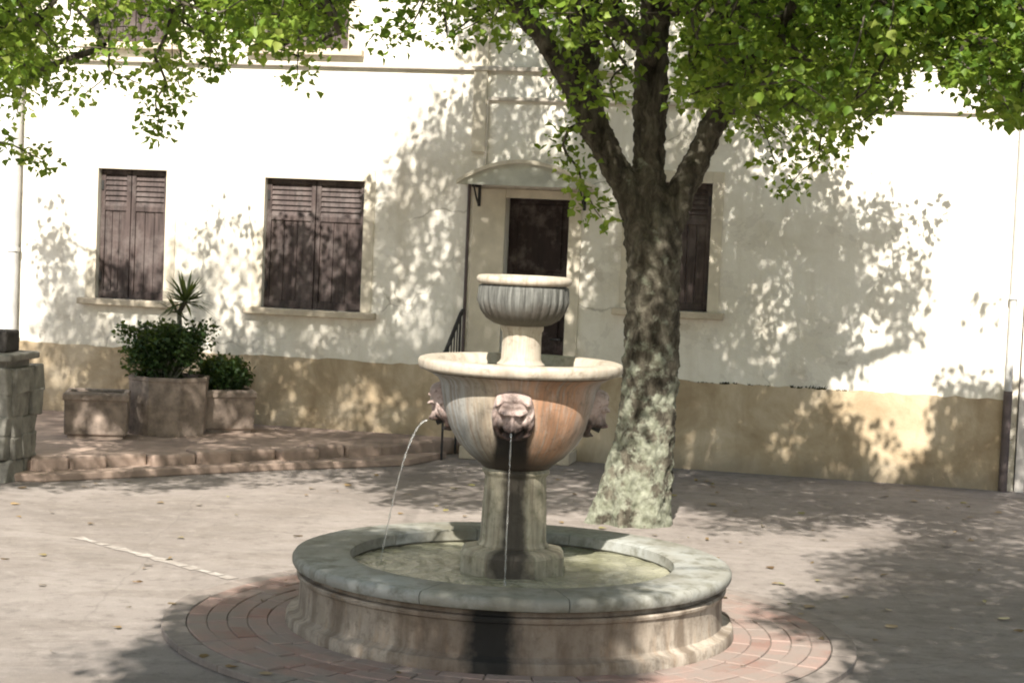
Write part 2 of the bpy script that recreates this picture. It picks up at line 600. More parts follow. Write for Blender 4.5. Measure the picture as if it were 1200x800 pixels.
def arc_block(r0, r1, half, z0, z1, seg=3):
    """one paving block bent to its ring, with its own origin on the ring axis"""
    m = MB()
    pts = [(r0, a) for a in np.linspace(-half, half, seg + 1)] + [(r1, a) for a in np.linspace(half, -half, seg + 1)]
    c = .0035
    low = [(r * math.sin(a), -r * math.cos(a)) for r, a in pts]
    rm, am = (r0 + r1) / 2, 0.0
    top = []
    for r, a in pts:
        rr = r + (c if r < rm else -c)
        aa = a * (1 - c / (half * rm))
        top.append((rr * math.sin(aa), -rr * math.cos(aa)))
    n = len(pts)
    m.add([(x, y, z0) for x, y in low] + [(x, y, z1 - c) for x, y in low] + [(x, y, z1) for x, y in top],
          [(i, (i + 1) % n, n + (i + 1) % n, n + i) for i in range(n)] +
          [(n + i, n + (i + 1) % n, 2 * n + (i + 1) % n, 2 * n + i) for i in range(n)] + [tuple(range(2 * n, 3 * n))])
    return m


rows = [(1.16, 1.259), (1.263, 1.362), (1.366, 1.465), (1.469, 1.568), (1.572, 1.671)]
for k, (r0, r1) in enumerate(rows):
    cnt = int(2 * PI * r0 / .205)
    half = PI / cnt - .004 / r0
    me = arc_block(r0, r1, half, .002, .036, 2).mesh('brick', MAT['brick'])
    for j in range(cnt):
        b = link_mesh('brick', me, ring_o)
        b.rotation_euler = (random.uniform(-.0025, .0025), random.uniform(-.0025, .0025), 2 * PI * (j + .5 * (k % 2)) / cnt + random.uniform(-.002, .002))
        b.location.z = random.uniform(-.003, .003)
me = arc_block(1.676, 1.80, PI / 26 - .003, .0, .032, 4).mesh('edging_stone', MAT['edging'])
for j in range(26):
    b = link_mesh('edging_stone', me, ring_o)
    b.rotation_euler = (0, 0, 2 * PI * j / 26 + random.uniform(-.002, .002))
    b.location.z = random.uniform(-.004, .004)

line = MB()
a_, b_ = Vector((-2.75, 12.0)), Vector((-1.55, 10.82))
t_ = (b_ - a_).normalized()
n_ = Vector((-t_.y, t_.x)) * .055
rr = random.Random(8)
for i in range(14):
    p, q = a_.lerp(b_, i / 14), a_.lerp(b_, (i + 1) / 14 - (rr.uniform(.0, .012)))
    s0, s1 = rr.uniform(.35, 1.0), rr.uniform(.35, 1.0)
    line.add([(*(p - n_ * s0), .004), (*(q - n_ * s1), .004), (*(q + n_ * s1), .004), (*(p + n_ * s0), .004)], [(0, 1, 2, 3)])
tag(line.build('painted_line', MAT['kerbpaint']), 'worn thin white line painted slantwise on the tarmac', kind='structure')

# ------------------------------------------------------------------ the house facing the square
YAW = R(12.4)
P0 = Vector((0, 17.35, 0))
house = empty('house', P0, -YAW)
tag(house, 'long cream plastered house with ochre base, brown shutters and dark door', 'house')
S0, S1, TOP, DEEP = -5.05, 4.55, 6.9, 7.0


def wall_with_holes(s0, s1, z0, z1, holes, depth=.22):
    m = MB()
    xs = sorted({s0, s1, *[h[0] for h in holes], *[h[1] for h in holes]})
    zs = sorted({z0, z1, *[h[2] for h in holes], *[h[3] for h in holes]})
    for i in range(len(xs) - 1):
        for j in range(len(zs) - 1):
            cx, cz = (xs[i] + xs[i + 1]) / 2, (zs[j] + zs[j + 1]) / 2
            if any(h[0] < cx < h[1] and h[2] < cz < h[3] for h in holes): continue
            m.add([(xs[i], 0, zs[j]), (xs[i + 1], 0, zs[j]), (xs[i + 1], 0, zs[j + 1]), (xs[i], 0, zs[j + 1])], [(0, 1, 2, 3)])
    for a, b, c, d in holes:
        m.add([(a, 0, c), (a, depth, c), (a, depth, d), (a, 0, d)], [(0, 1, 2, 3)])
        m.add([(b, 0, c), (b, depth, c), (b, depth, d), (b, 0, d)], [(3, 2, 1, 0)])
        m.add([(a, 0, c), (b, 0, c), (b, depth, c), (a, depth, c)], [(0, 1, 2, 3)])
        m.add([(a, 0, d), (b, 0, d), (b, depth, d), (a, depth, d)], [(3, 2, 1, 0)])
    m.add([(s0, 0, z0), (s0, DEEP, z0), (s0, DEEP, z1), (s0, 0, z1)], [(0, 1, 2, 3)])
    m.add([(s1, 0, z0), (s1, DEEP, z0), (s1, DEEP, z1), (s1, 0, z1)], [(3, 2, 1, 0)])
    m.add([(s0, DEEP, z0), (s1, DEEP, z0), (s1, DEEP, z1), (s0, DEEP, z1)], [(3, 2, 1, 0)])
    return m


WIN = [(-4.165, -3.46, 1.265, 2.52), (-2.46, -1.475, 1.26, 2.49), (1.09, 1.79, 1.43, 2.59),
       (-4.21, -3.50, 3.73, 5.0), (-2.52, -1.69, 3.71, 5.0)]
DOOR = (-.11, .49, .12, 2.39)
wm = wall_with_holes(S0, S1, 0, TOP, WIN + [DOOR])
me = bpy.data.meshes.new('wall')
me.from_pydata(wm.v, [], wm.f)
me.materials.append(MAT['plaster'])
link_mesh('wall', me, house)

rs = random.Random(11)


def band(s0, s1, z0, z1, y0, mat, name, wav=0.0, step=.09):
    """a coat of plaster proud of the wall, its top edge slightly uneven"""
    m = MB()
    n = max(2, int((s1 - s0) / step))
    xs = [s0 + (s1 - s0) * i / n for i in range(n + 1)]
    zt = [z1 + rs.uniform(-wav, wav) for _ in xs]
    for i in range(n):
        m.add([(xs[i], y0, z0), (xs[i + 1], y0, z0), (xs[i + 1], y0, zt[i + 1]), (xs[i], y0, zt[i]),
               (xs[i], .01, zt[i]), (xs[i + 1], .01, zt[i + 1])], [(0, 1, 2, 3), (3, 2, 5, 4)])
    m.add([(s0, y0, z0), (s0, .01, z0), (s0, .01, zt[0]), (s0, y0, zt[0])], [(0, 1, 2, 3)])
    m.add([(s1, y0, z0), (s1, .01, z0), (s1, .01, zt[-1]), (s1, y0, zt[-1])], [(3, 2, 1, 0)])
    me_ = bpy.data.meshes.new(name)
    me_.from_pydata(m.v, [], m.f)
    me_.materials.append(mat)
    return link_mesh(name, me_, house)


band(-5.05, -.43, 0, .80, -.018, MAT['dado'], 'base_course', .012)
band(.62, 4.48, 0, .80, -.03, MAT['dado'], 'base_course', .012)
MB().box(-4.88, 1.2, -.045, .0, 3.545, 3.59).build('string_course', MAT['trim'], house, bevel=.008)
MB().box(-.318, 4.45, -.035, .0, 3.275, 3.31).build('string_course', MAT['trim'], house, bevel=.006)
MB().box(-.46, -.33, -.03, .0, 2.80, 6.8).build('pilaster', MAT['surround'], house, bevel=.006)
MB().tube([(-.318, -.016, 3.27), (-.318, -.016, 2.5)], [.014, .014], 8).build('thin_upright', MAT['trim'], house)
MB().tube([(-.462, -.016, 2.50), (-.462, -.016, .2)], [.015, .015], 8).build('thin_upright', MAT['ironpipe'], house)  # thin dark upright line along the left of the door surround


def shutter(x0, x1, z0, z1, hinge):
    """one closed wooden leaf: stiles and rails, a louvred top field, a boarded lower field"""
    f = MB()
    st, y0, y1 = .045, .055, .09
    zr = z1 - (z1 - z0) * .28
    f.box(x0, x0 + st, y0, y1, z0, z1)
    f.box(x1 - st, x1, y0, y1, z0, z1)
    f.box(x0 + st, x1 - st, y0 + .002, y1, z0, z0 + .07)
    f.box(x0 + st, x1 - st, y0 + .002, y1, zr - .05, zr)
    f.box(x0 + st, x1 - st, y0 + .002, y1, z1 - .05, z1)
    o = f.build('shutter', MAT['shutter'], house, bevel=.004)
    l = MB()
    n = 6
    for i in range(n):
        za = zr + (z1 - .05 - zr) * i / n
        h = (z1 - .05 - zr) / n
        l.add([(x0 + st, y0 + .004, za), (x1 - st, y0 + .004, za), (x1 - st, y0 + .026, za + h * 1.12), (x0 + st, y0 + .026, za + h * 1.12),
               (x0 + st, y0 + .012, za - .004), (x1 - st, y0 + .012, za - .004), (x1 - st, y0 + .034, za + h * 1.1), (x0 + st, y0 + .034, za + h * 1.1)],
              [(0, 1, 2, 3), (4, 7, 6, 5), (0, 4, 5, 1), (2, 6, 7, 3), (0, 3, 7, 4), (1, 5, 6, 2)])
    l.build('louvre_field', MAT['shutter'], o)
    k = 3
    wd = (x1 - x0 - 2 * st) / k
    for i in range(k):
        b = MB().box(x0 + st + i * wd + .002, x0 + st + (i + 1) * wd - .002, y0 + .014 + .002 * (i % 2), y1 - .004, z0 + .07, zr - .05)
        b.build('board', MAT['shutter'], o, bevel=.003)
    xh = x0 + .018 if hinge < 0 else x1 - .018
    for zz in (z0 + .16, z1 - .2):
        MB().box(xh - .012, xh + .012, y0 - .010, y0 + .004, zz, zz + .09).build('hinge', MAT['iron'], o)
    return o


for i, (a, b, c, d) in enumerate(WIN):
    mid = (a + b) / 2 if i != 0 else a + (b - a) * .45
    shutter(a + .004, mid - .004, c + .004, d - .004, -1)
    shutter(mid + .004, b - .004, c + .004, d - .004, 1)
    sw = .105
    s = MB()
    s.box(a - sw, a, -.014, .0, c, d + sw)
    s.box(b, b + sw, -.014, .0, c, d + sw)
    s.box(a, b, -.0135, .0, d, d + sw)
    s.build('window_surround', MAT['surround'], house, bevel=.003)
    sw = .16
    MB().box(a - sw, b + sw, -.085, .05, c - .062, c).build('window_sill', MAT['sill'], house, bevel=.008)

# the door under its arched hood
a, b, c, d = DOOR
o = MB().box(a + .002, b - .002, .15, .2, c, d - .002).build('door', MAT['door'], house, bevel=.004)
for i in range(3):
    z0_, z1_ = c + .12 + i * .74, c + .12 + i * .74 + .62
    MB().box(a + .09, b - .09, .135, .151, z0_, z1_).build('door_panel', MAT['door'], o, bevel=.012)
MB().tube([(b - .06, .15, 1.1), (b - .06, .10, 1.1), (b - .15, .10, 1.1)], [.011, .011, .01], 8).build('door_handle', MAT['iron'], o)
s = MB()
s.box(-.42, a, -.03, .0, .0, 2.47)
s.box(b, .61, -.03, .0, .0, 2.47)
s.box(a, b, -.029, .0, d, 2.47)
s.build('door_surround', MAT['surround'], house, bevel=.006)
MB().box(-.36, .66, -.42, -.001, .0, .115).build('door_step', MAT['sill'], house, bevel=.012)
hood = MB()
n = 20
c0, c1, zs_, rise, th, pr = -.50, .72, 2.53, .20, .035, .38
arc = []
for i in range(n + 1):
    u = i / n
    arc.append((c0 + (c1 - c0) * u, zs_ + rise * (1 - (2 * u - 1) ** 2)))
vs_, fs_ = [], []
for x, z in arc:
    vs_ += [(x, -pr, z - th), (x, -pr, z), (x, .0, z), (x, .0, z - th)]
for i in range(n):
    k = i * 4
    for q in range(4):
        fs_.append((k + q, k + (q + 1) % 4, k + 4 + (q + 1) % 4, k + 4 + q))
fs_ += [(0, 1, 2, 3), (4 * n + 3, 4 * n + 2, 4 * n + 1, 4 * n)]
hood.add(vs_, fs_)
hd = hood.build('door_hood', MAT['surround'], house, smooth='auto')
lun = MB()
m_ = len(arc)
lun.add([(x, -pr + .03, z - th - .001) for x, z in arc] + [(x, -pr + .05, z - th - .001) for x, z in arc],
        [tuple(range(m_)), tuple(range(2 * m_ - 1, m_ - 1, -1))] + [(i, (i + 1) % m_, m_ + (i + 1) % m_, m_ + i) for i in range(m_)])
lun.build('lunette_panel', MAT['hood'], hd)
for sx in (-.36, .63):
    br = MB()
    br.box(sx - .014, sx + .014, -.036, -.031, 2.30, 2.50)
    br.box(sx - .0135, sx + .0135, -.30, -.036, 2.472, 2.497)
    br.tube([(sx, -.034, 2.31), (sx, -.13, 2.36), (sx, -.26, 2.475)], [.009] * 3, 6)
    br.build('hood_bracket', MAT['iron'], house)

# downpipes, roof
def downpipe(s, mats, parent, r=.055, y=-.075, zsplit=.85):
    m = MB().tube([(s, y, zsplit), (s, y, 6.6)], [r, r], 14)
    o = m.build('downpipe', mats[0], parent, smooth='auto')
    MB().tube([(s, y, .0), (s, y, zsplit + .03)], [r * 1.2] * 2, 14).build('pipe_shoe', mats[1], o, smooth='auto')
    for zc in (1.7, 3.4, 5.2):
        MB().lathe([(r + .001, -.02), (r + .009, -.02), (r + .009, .02), (r + .001, .02)], 16).build('pipe_clip', mats[0], o, loc=(s, y, zc))
    return o


downpipe(-5.01, (MAT['pipe'], MAT['pipe']), house)
downpipe(4.46, (MAT['pipe'], MAT['ironpipe']), house, .032, -.06)
rf = MB()
ov = .45
rf.add([(S0 - .1, -ov, TOP - .05), (S1 + .1, -ov, TOP - .05), (S1 + .1, DEEP / 2, TOP + 2.1), (S0 - .1, DEEP / 2, TOP + 2.1),
        (S0 - .1, DEEP + ov, TOP - .05), (S1 + .1, DEEP + ov, TOP - .05),
        (S0 - .1, -ov, TOP + .09), (S1 + .1, -ov, TOP + .09), (S1 + .1, DEEP / 2, TOP + 2.25), (S0 - .1, DEEP / 2, TOP + 2.25),
        (S0 - .1, DEEP + ov, TOP + .09), (S1 + .1, DEEP + ov, TOP + .09)],
       [(0, 1, 2, 3), (3, 2, 5, 4), (6, 9, 8, 7), (9, 10, 11, 8), (0, 6, 7, 1), (4, 5, 11, 10), (0, 3, 9, 6), (3, 4, 10, 9), (1, 7, 8, 2), (2, 8, 11, 5)])
rf.build('roof', MAT['roof'], house)


def moss_tufts(name, spots, mat):
    m = MB()
    rg = random.Random(4)
    for (s_, z_, n_, w_, h_) in spots:
        for _ in range(n_):
            x = s_ + rg.uniform(-w_, w_)
            l = rg.uniform(.3, 1) * h_
            dx, dy = rg.uniform(-.03, .03), rg.uniform(-.03, .0)
            y = rg.uniform(-.028, -.004)
            m.add([(x - .01, y, z_), (x + .01, y, z_), (x + dx, y + dy, z_ + l), (x, y + .008, z_)], [(0, 1, 2), (1, 3, 2), (3, 0, 2)])
    return m


mo = moss_tufts('moss', [(2.02, .79, 26, .07, .030), (2.30, .79, 20, .10, .022), (2.62, .79, 22, .05, .035), (2.80, .79, 30, .08, .045), (3.05, .79, 12, .06, .025), (1.7, .79, 10, .2, .02)], MAT['moss']) \
    .build('moss', MAT['moss'], loc=P0, rz=-YAW)
tag(mo, 'dark dry moss along the ledge of the ochre base', kind='stuff')

# neighbours
nl = empty('neighbour_house', P0 + Vector((-5.12 * math.cos(YAW), 5.12 * math.sin(YAW), 0)), -YAW)
tag(nl, 'sliver of bright white house at the left edge', 'house')
MB().box(-4.5, -.0, .06, 6.5, 0, 6.2).build('wall', MAT['neighbour'], nl)
MB().box(-4.7, -.01, -.25, 6.7, 6.2, 6.35).build('roof', MAT['roof'], nl)
nr = empty('neighbour_house', P0 + Vector((4.56 * math.cos(YAW), -4.56 * math.sin(YAW), 0)), -YAW)
tag(nr, 'sliver of grey house with black low doorway at the right edge', 'house')
w2 = MB()
w2.box(.0, .08, -.05, 6, 0, 5.8)
w2.box(.08, .98, -.05, 6, .92, 5.8)
w2.box(.98, 4.5, -.05, 6, 0, 5.8)
w2.build('wall', MAT['greyplaster'], nr)
MB().box(.082, .978, .12, .17, 0, .918).build('door', MAT['darkstone'], nr)
MB().box(.0, 4.7, -.3, 6.2, 5.8, 5.95).build('roof', MAT['roof'], nr)

# ------------------------------------------------------------------ the raised terrace by the wall, its two steps
ca, sa = math.cos(YAW), math.sin(YAW)


def loc2w(s, off):
    return (P0.x + s * ca - off * sa, P0.y - s * sa - off * ca)


ter = MB()
poly = [loc2w(-5.0, .001), (-5.4, 14.75), (-3.75, 14.6), (-2.14, 15.88), (-1.05, 16.56), loc2w(-.45, .001)]
ter.prism(poly[::-1], 0.0, .14)
to = ter.build('raised_terrace', MAT['slab'], bevel=.015)
tag(to, 'low brown stone terrace along the foot of the house', kind='structure')
low = MB()
lowp = [(-3.8, 14.36), (-3.55, 14.4), (-1.95, 15.62), (-.85, 16.33), (-.55, 17.0), (-1.0, 16.62), (-2.1, 15.95), (-3.75, 14.66)]
low.prism(lowp[::-1], 0.0, .062)
low.build('lower_step', MAT['slab'], to, bevel=.012)
# front edge stones, each its own piece
pa, pb = Vector((-3.72, 14.62)), Vector((-1.08, 16.54))
rg = random.Random(21)
t = 0.0
L = (pb - pa).length
dr = (pb - pa).normalized()
nn = Vector((dr.y, -dr.x))
while t < L - .1:
    ln = min(rg.uniform(.26, .5), L - t)
    p = pa + dr * t
    q = pa + dr * (t + ln - .012)
    o1 = rg.uniform(.035, .07)
    o1 = rg.uniform(.0, .10)
    quad = [p - nn * .16, p + nn * o1, q + nn * o1, q - nn * .16]
    MB().prism([(v.x, v.y) for v in quad], .003, .143 + rg.uniform(.0, .028)).build('kerb_stone', MAT['slab'], to, bevel=.022)
    t += ln

# ------------------------------------------------------------------ the fountain
fo = empty('fountain', (FX, FY, 0))
tag(fo, 'old stone fountain with round basin, lion mask bowl and small top bowl', 'fountain')
bs = MB()
bs.lathe([(.80, .0), (1.165, .0), (1.172, .03), (1.168, .080), (1.160, .094), (1.128, .100), (1.110, .112), (1.104, .15),
          (1.102, .245), (1.108, .266), (1.118, .274), (1.121, .288), (1.112, .296), (1.080, .298), (1.078, .325), (.88, .325), (.865, .30), (.85, .02)], 128)
bs.build('basin_wall', MAT['basin'], fo, smooth='auto', angle=30)
CN = 10
for j in range(CN):
    a0 = 2 * PI * j / CN + .24 + .0022
    a1 = 2 * PI * (j + 1) / CN + .24 - .0022
    cp = MB().lathe([(.845, .335), (.853, .327), (1.118, .327), (1.138, .334), (1.146, .350), (1.146, .372), (1.136, .388), (1.118, .394),
                     (.862, .394), (.848, .387), (.845, .335)][::-1], 14, a0, a1, cap=True)
    # close the underside ring
    cp.build('coping_stone', MAT['coping'], fo, smooth='auto', angle=40)
MB().lathe([(.0, .03), (.86, .03)], 64).build('basin_floor', MAT['basin'], fo)

octo = MB()


def octring(r, z, n=8, rot=PI / 8):
    return [(r * math.sin(rot + 2 * PI * i / n), -r * math.cos(rot + 2 * PI * i / n), z) for i in range(n)]


rings = [octring(.292, .03), octring(.290, .415), octring(.272, .440), octring(.20, .452), octring(.19, .453)]
vs_ = [p for r in rings for p in r]
fs_ = []
for i in range(len(rings) - 1):
    for j in range(8):
        fs_.append((i * 8 + j, i * 8 + (j + 1) % 8, (i + 1) * 8 + (j + 1) % 8, (i + 1) * 8 + j))
fs_.append(tuple(range(len(vs_) - 8, len(vs_))))
octo.add(vs_, fs_)
octo.build('pedestal_base', MAT['column'], fo, bevel=.01)
MB().lathe([(.186, .445), (.188, .462), (.178, .472), (.174, .49), (.168, .65), (.160, .815), (.168, .83), (.176, .838), (.178, .848), (.168, .862)], 72) \
    .build('pedestal', MAT['column'], fo, smooth='auto', angle=40)
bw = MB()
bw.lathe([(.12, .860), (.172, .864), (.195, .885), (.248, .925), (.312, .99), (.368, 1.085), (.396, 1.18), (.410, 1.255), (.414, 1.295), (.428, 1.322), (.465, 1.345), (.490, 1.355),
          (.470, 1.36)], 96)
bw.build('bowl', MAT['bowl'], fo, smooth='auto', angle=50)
MB().lathe([(.465, 1.358), (.505, 1.361), (.524, 1.367), (.533, 1.380), (.534, 1.408), (.528, 1.420), (.512, 1.426), (.44, 1.426), (.425, 1.418), (.40, 1.37),
            (.30, 1.27), (.0, 1.22)], 96).build('bowl_rim', MAT['cream'], fo, smooth='auto', angle=50)
MB().lathe([(.0, 1.375), (.40, 1.375)], 48).build('bowl_water', MAT['water'], fo)
MB().lathe([(.125, 1.25), (.125, 1.405), (.112, 1.415), (.104, 1.43), (.102, 1.53), (.104, 1.57), (.112, 1.585), (.112, 1.606)], 48).build('stem', MAT['cream'], fo, smooth='auto', angle=40)


def flutes(r, z, a):
    k = max(0.0, 1 - abs(z - 1.72) / .115)
    return r + .012 * k * abs(math.sin(a * 14)) * (r / .22)


MB().lathe([(.06, 1.600), (.11, 1.603), (.15, 1.614), (.19, 1.640), (.216, 1.680), (.230, 1.73), (.233, 1.785), (.232, 1.805), (.218, 1.812), (.218, 1.818)], 224, fn=flutes) \
    .build('top_bowl', MAT['topbowl'], fo, smooth='auto', angle=50)
MB().lathe([(.214, 1.816), (.236, 1.818), (.247, 1.828), (.248, 1.846), (.240, 1.858), (.225, 1.862), (.205, 1.860), (.19, 1.84), (.12, 1.74), (.0, 1.71)], 96) \
    .build('top_bowl_rim', MAT['cream'], fo, smooth='auto', angle=50)


def gauss(u, v, cu, cv, su, sv, h):
    return h * math.exp(-((u - cu) / su) ** 2 - ((v - cv) / sv) ** 2)


def mask_mesh():
    """lion head in relief: u right, v up, depth towards the viewer (-y); about 24 cm tall"""
    m = MB()
    nu, nv = 56, 64
    hw, hh = .108, .132
    grid = {}
    for j in range(nv + 1):
        for i in range(nu + 1):
            u, v = -1 + 2 * i / nu, -1 + 2 * j / nv
            # squeeze the square onto a broad, squarish outline
            uu = u * math.sqrt(max(0, 1 - v * v * .36))
            vv = v * math.sqrt(max(0, 1 - u * u * .36))
            r = (abs(uu) ** 3 + abs(vv) ** 3) ** (1 / 3)
            th_ = math.atan2(uu, vv)
            d_ = .052 * math.sqrt(max(0, 1 - min(1, r) ** 3))
            mane = max(0, (r - .74) / .26)
            d_ += .010 * min(1, mane * 1.6) * (.5 + .5 * math.cos(th_ * 13 + 2.5 * math.sin(r * 7)))
            d_ -= .007 * math.exp(-((r - .74) / .05) ** 2)
            fu, fv = uu / 1.22, vv / 1.22
            d_ += gauss(fu, fv, 0, .02, .15, .38, .036)           # nose bridge
            d_ += gauss(fu, fv, 0, -.16, .13, .10, .030)          # nose tip
            d_ += gauss(fu, fv, 0, .55, .40, .18, .016)           # forehead
            for sg in (-1, 1):
                d_ += gauss(fu, fv, sg * .28, .30, .20, .07, .042)   # brow
                d_ -= gauss(fu, fv, sg * .27, .13, .15, .085, .055)  # eye socket
                d_ += gauss(fu, fv, sg * .26, .13, .06, .045, .026)  # eyeball
                d_ += gauss(fu, fv, sg * .19, -.25, .17, .11, .046)  # muzzle pads
                d_ += gauss(fu, fv, sg * .45, -.08, .14, .18, .020)  # cheeks
                d_ += gauss(fu, fv, sg * .58, .58, .11, .11, .028)   # ears
                d_ -= gauss(fu, fv, sg * .07, -.20, .04, .03, .018)  # nostrils
                d_ -= gauss(fu, fv, sg * .40, -.38, .06, .16, .030)  # creases beside the mouth
            d_ -= gauss(fu, fv, 0, -.46, .30, .085, .090)         # open mouth
            d_ += gauss(fu, fv, 0, -.66, .22, .09, .030)          # chin
            d_ += gauss(fu, fv, 0, .46, .05, .2, -.010)           # furrow of the forehead
            grid[i, j] = len(m.v)
            m.v.append((uu * hw, -max(d_, -.02) * .85, vv * hh))
    for j in range(nv):
        for i in range(nu):
            m.f.append((grid[i, j], grid[i + 1, j], grid[i + 1, j + 1], grid[i, j + 1]))
    # skirt back into the bowl
    border = [(i, 0) for i in range(nu)] + [(nu, j) for j in range(nv)] + [(i, nv) for i in range(nu, 0, -1)] + [(0, j) for j in range(nv, 0, -1)]
    k = len(m.v)
    for b_ in border:
        x, y, z = m.v[grid[b_]]
        m.v.append((x * .96, .09, z * .96))
    nb = len(border)
    for i in range(nb):
        m.f.append((grid[border[i]], grid[border[(i + 1) % nb]], k + (i + 1) % nb, k + i))
    return m


mme = mask_mesh().mesh('lion_mask', MAT['mask'], True)
spm = MB().lathe([(.010, -.05), (.016, -.05), (.016, .045), (.010, .045)], 16).mesh('spout', MAT['iron'], True)
for k in range(4):
    a = k * PI / 2 - R(4)
    o = link_mesh('lion_mask', mme, fo)
    rad = .385
    o.location = (rad * math.sin(a), -rad * math.cos(a), 1.165)
    o.rotation_euler = (R(24), 0, a)
    sp = link_mesh('spout', spm, o)
    sp.location = (0, -.03, -.062)
    sp.rotation_euler = (R(90), 0, 0)

wt = MB()
rgw = random.Random(12)
hits = [(-.692, .033), (-.035, -.53)]
waves = [(rgw.uniform(0, 2 * PI), rgw.uniform(18, 46), rgw.uniform(0, 6)) for _ in range(9)]


def water_z(x, y):
    z = .322
    for hx_, hy_ in hits:
        d_ = math.hypot(x - hx_, y - hy_)
        z += .0065 * math.cos(d_ * 62) * math.exp(-d_ * 4.2)
        z += .010 * math.exp(-(d_ / .03) ** 2)
    for a_, k_, p_ in waves:
        z += .0011 * math.sin(k_ * (x * math.cos(a_) + y * math.sin(a_)) + p_)
    return z


nr_, na_ = 90, 260
for i_ in range(nr_ + 1):
    r_ = .18 + (.855 - .18) * i_ / nr_
    for j_ in range(na_):
        a_ = 2 * PI * j_ / na_
        x_, y_ = r_ * math.sin(a_), -r_ * math.cos(a_)
        wt.v.append((x_, y_, water_z(x_, y_)))
for i_ in range(nr_):
    for j_ in range(na_):
        k_ = (j_ + 1) % na_
        wt.f.append((i_ * na_ + j_, i_ * na_ + k_, (i_ + 1) * na_ + k_, (i_ + 1) * na_ + j_))
wo = wt.build('water', MAT['water'], smooth=True, loc=(FX, FY, 0))
tag(wo, 'murky greenish water standing in the round basin', kind='structure')


def jet(name, pts, r0, r1, seed, label):
    rg_ = random.Random(seed)
    n_ = len(pts)
    m = MB().tube(pts, [(r0 + (r1 - r0) * i / (n_ - 1)) * (1 + .45 * (i / n_) * math.sin(i * 2.3 + seed)) * rg_.uniform(.7, 1.3) for i in range(n_)], 8, noise=.15, rng=rg_)
    o = m.build(name, MAT['jet'], smooth=True)
    tag(o, label, 'water jet')
    return o


def ballistic(x0, z0, v, z1, n=44):
    T = math.sqrt(2 * (z0 - z1) / 9.81)
    return [(x0 + v * T * i / n, z0 - .5 * 9.81 * (T * i / n) ** 2) for i in range(n + 1)]


jet('water_jet', [(FX - x, FY + .033, z) for x, z in ballistic(.475, 1.085, .55, .32)], .0042, .0034, 1, 'thin water jet arcing from the lion mask at the left side')
jet('water_jet', [(FX - .035, FY - x, z) for x, z in ballistic(.475, 1.085, .14, .32)], .0035, .0028, 2, 'thin water jet falling straight from the front lion mask')

# ------------------------------------------------------------------ leaves
LEAF = np.array([(0, 0, 0), (-.34, .06, .05), (-.52, .42, .16), (-.30, .60, .08), (0, 1, -.16), (.30, .60, .08), (.52, .42, .16), (.34, .06, .05)])


def leaf_mesh(name, centers, radii, counts, size, mat, seed, flat=.75, droop=.5):
    """many separate lobed leaves spread through the given clumps"""
    rg_ = np.random.default_rng(seed)
    C_ = np.repeat(np.array(centers), counts, axis=0)
    Rr = np.repeat(np.array(radii), counts)
    n_ = len(C_)
    d = rg_.normal(size=(n_, 3))
    d /= np.linalg.norm(d, axis=1)[:, None]
    d *= (rg_.random(n_) ** .45)[:, None]
    d[:, 2] *= flat
    P = C_ + d * Rr[:, None]
    # direction of the leaf blade: outwards and drooping
    t_ = d + rg_.normal(size=(n_, 3)) * .6
    t_[:, 2] -= droop * rg_.random(n_)
    t_ /= np.linalg.norm(t_, axis=1)[:, None]
    nrm = rg_.normal(size=(n_, 3)) * .55
    nrm[:, 2] += 1.0
    nrm -= t_ * (nrm * t_).sum(1)[:, None]
    nrm /= np.linalg.norm(nrm, axis=1)[:, None]
    sd = np.cross(t_, nrm)
    s_ = size * rg_.uniform(.5, 1.4, n_)
    V = P[:, None, :] + s_[:, None, None] * (LEAF[None, :, 0, None] * sd[:, None, :] + LEAF[None, :, 1, None] * t_[:, None, :] + LEAF[None, :, 2, None] * nrm[:, None, :])
    V = V.reshape(-1, 3)
    base = (np.arange(n_) * 8)[:, None]
    f1 = base + np.array([[0, 4, 3, 2, 1]])
    f2 = base + np.array([[0, 7, 6, 5, 4]])
    loops = np.stack([f1, f2], 1).reshape(-1)
    me_ = bpy.data.meshes.new(name)
    me_.vertices.add(len(V))
    me_.vertices.foreach_set('co', V.ravel())
    me_.loops.add(len(loops))
    me_.loops.foreach_set('vertex_index', loops.astype(np.int32))
    me_.polygons.add(2 * n_)
    me_.polygons.foreach_set('loop_start', (np.arange(2 * n_) * 5).astype(np.int32))
    me_.update(calc_edges=True)
    at = me_.attributes.new('rnd', 'FLOAT', 'POINT')
    rv = np.clip(rg_.random(n_) * .6 + np.repeat(rg_.random(len(centers)), counts) * .55 - .08, 0, 1)
    at.data.foreach_set('value', np.repeat(rv, 8))
    me_.materials.append(mat)
    return me_


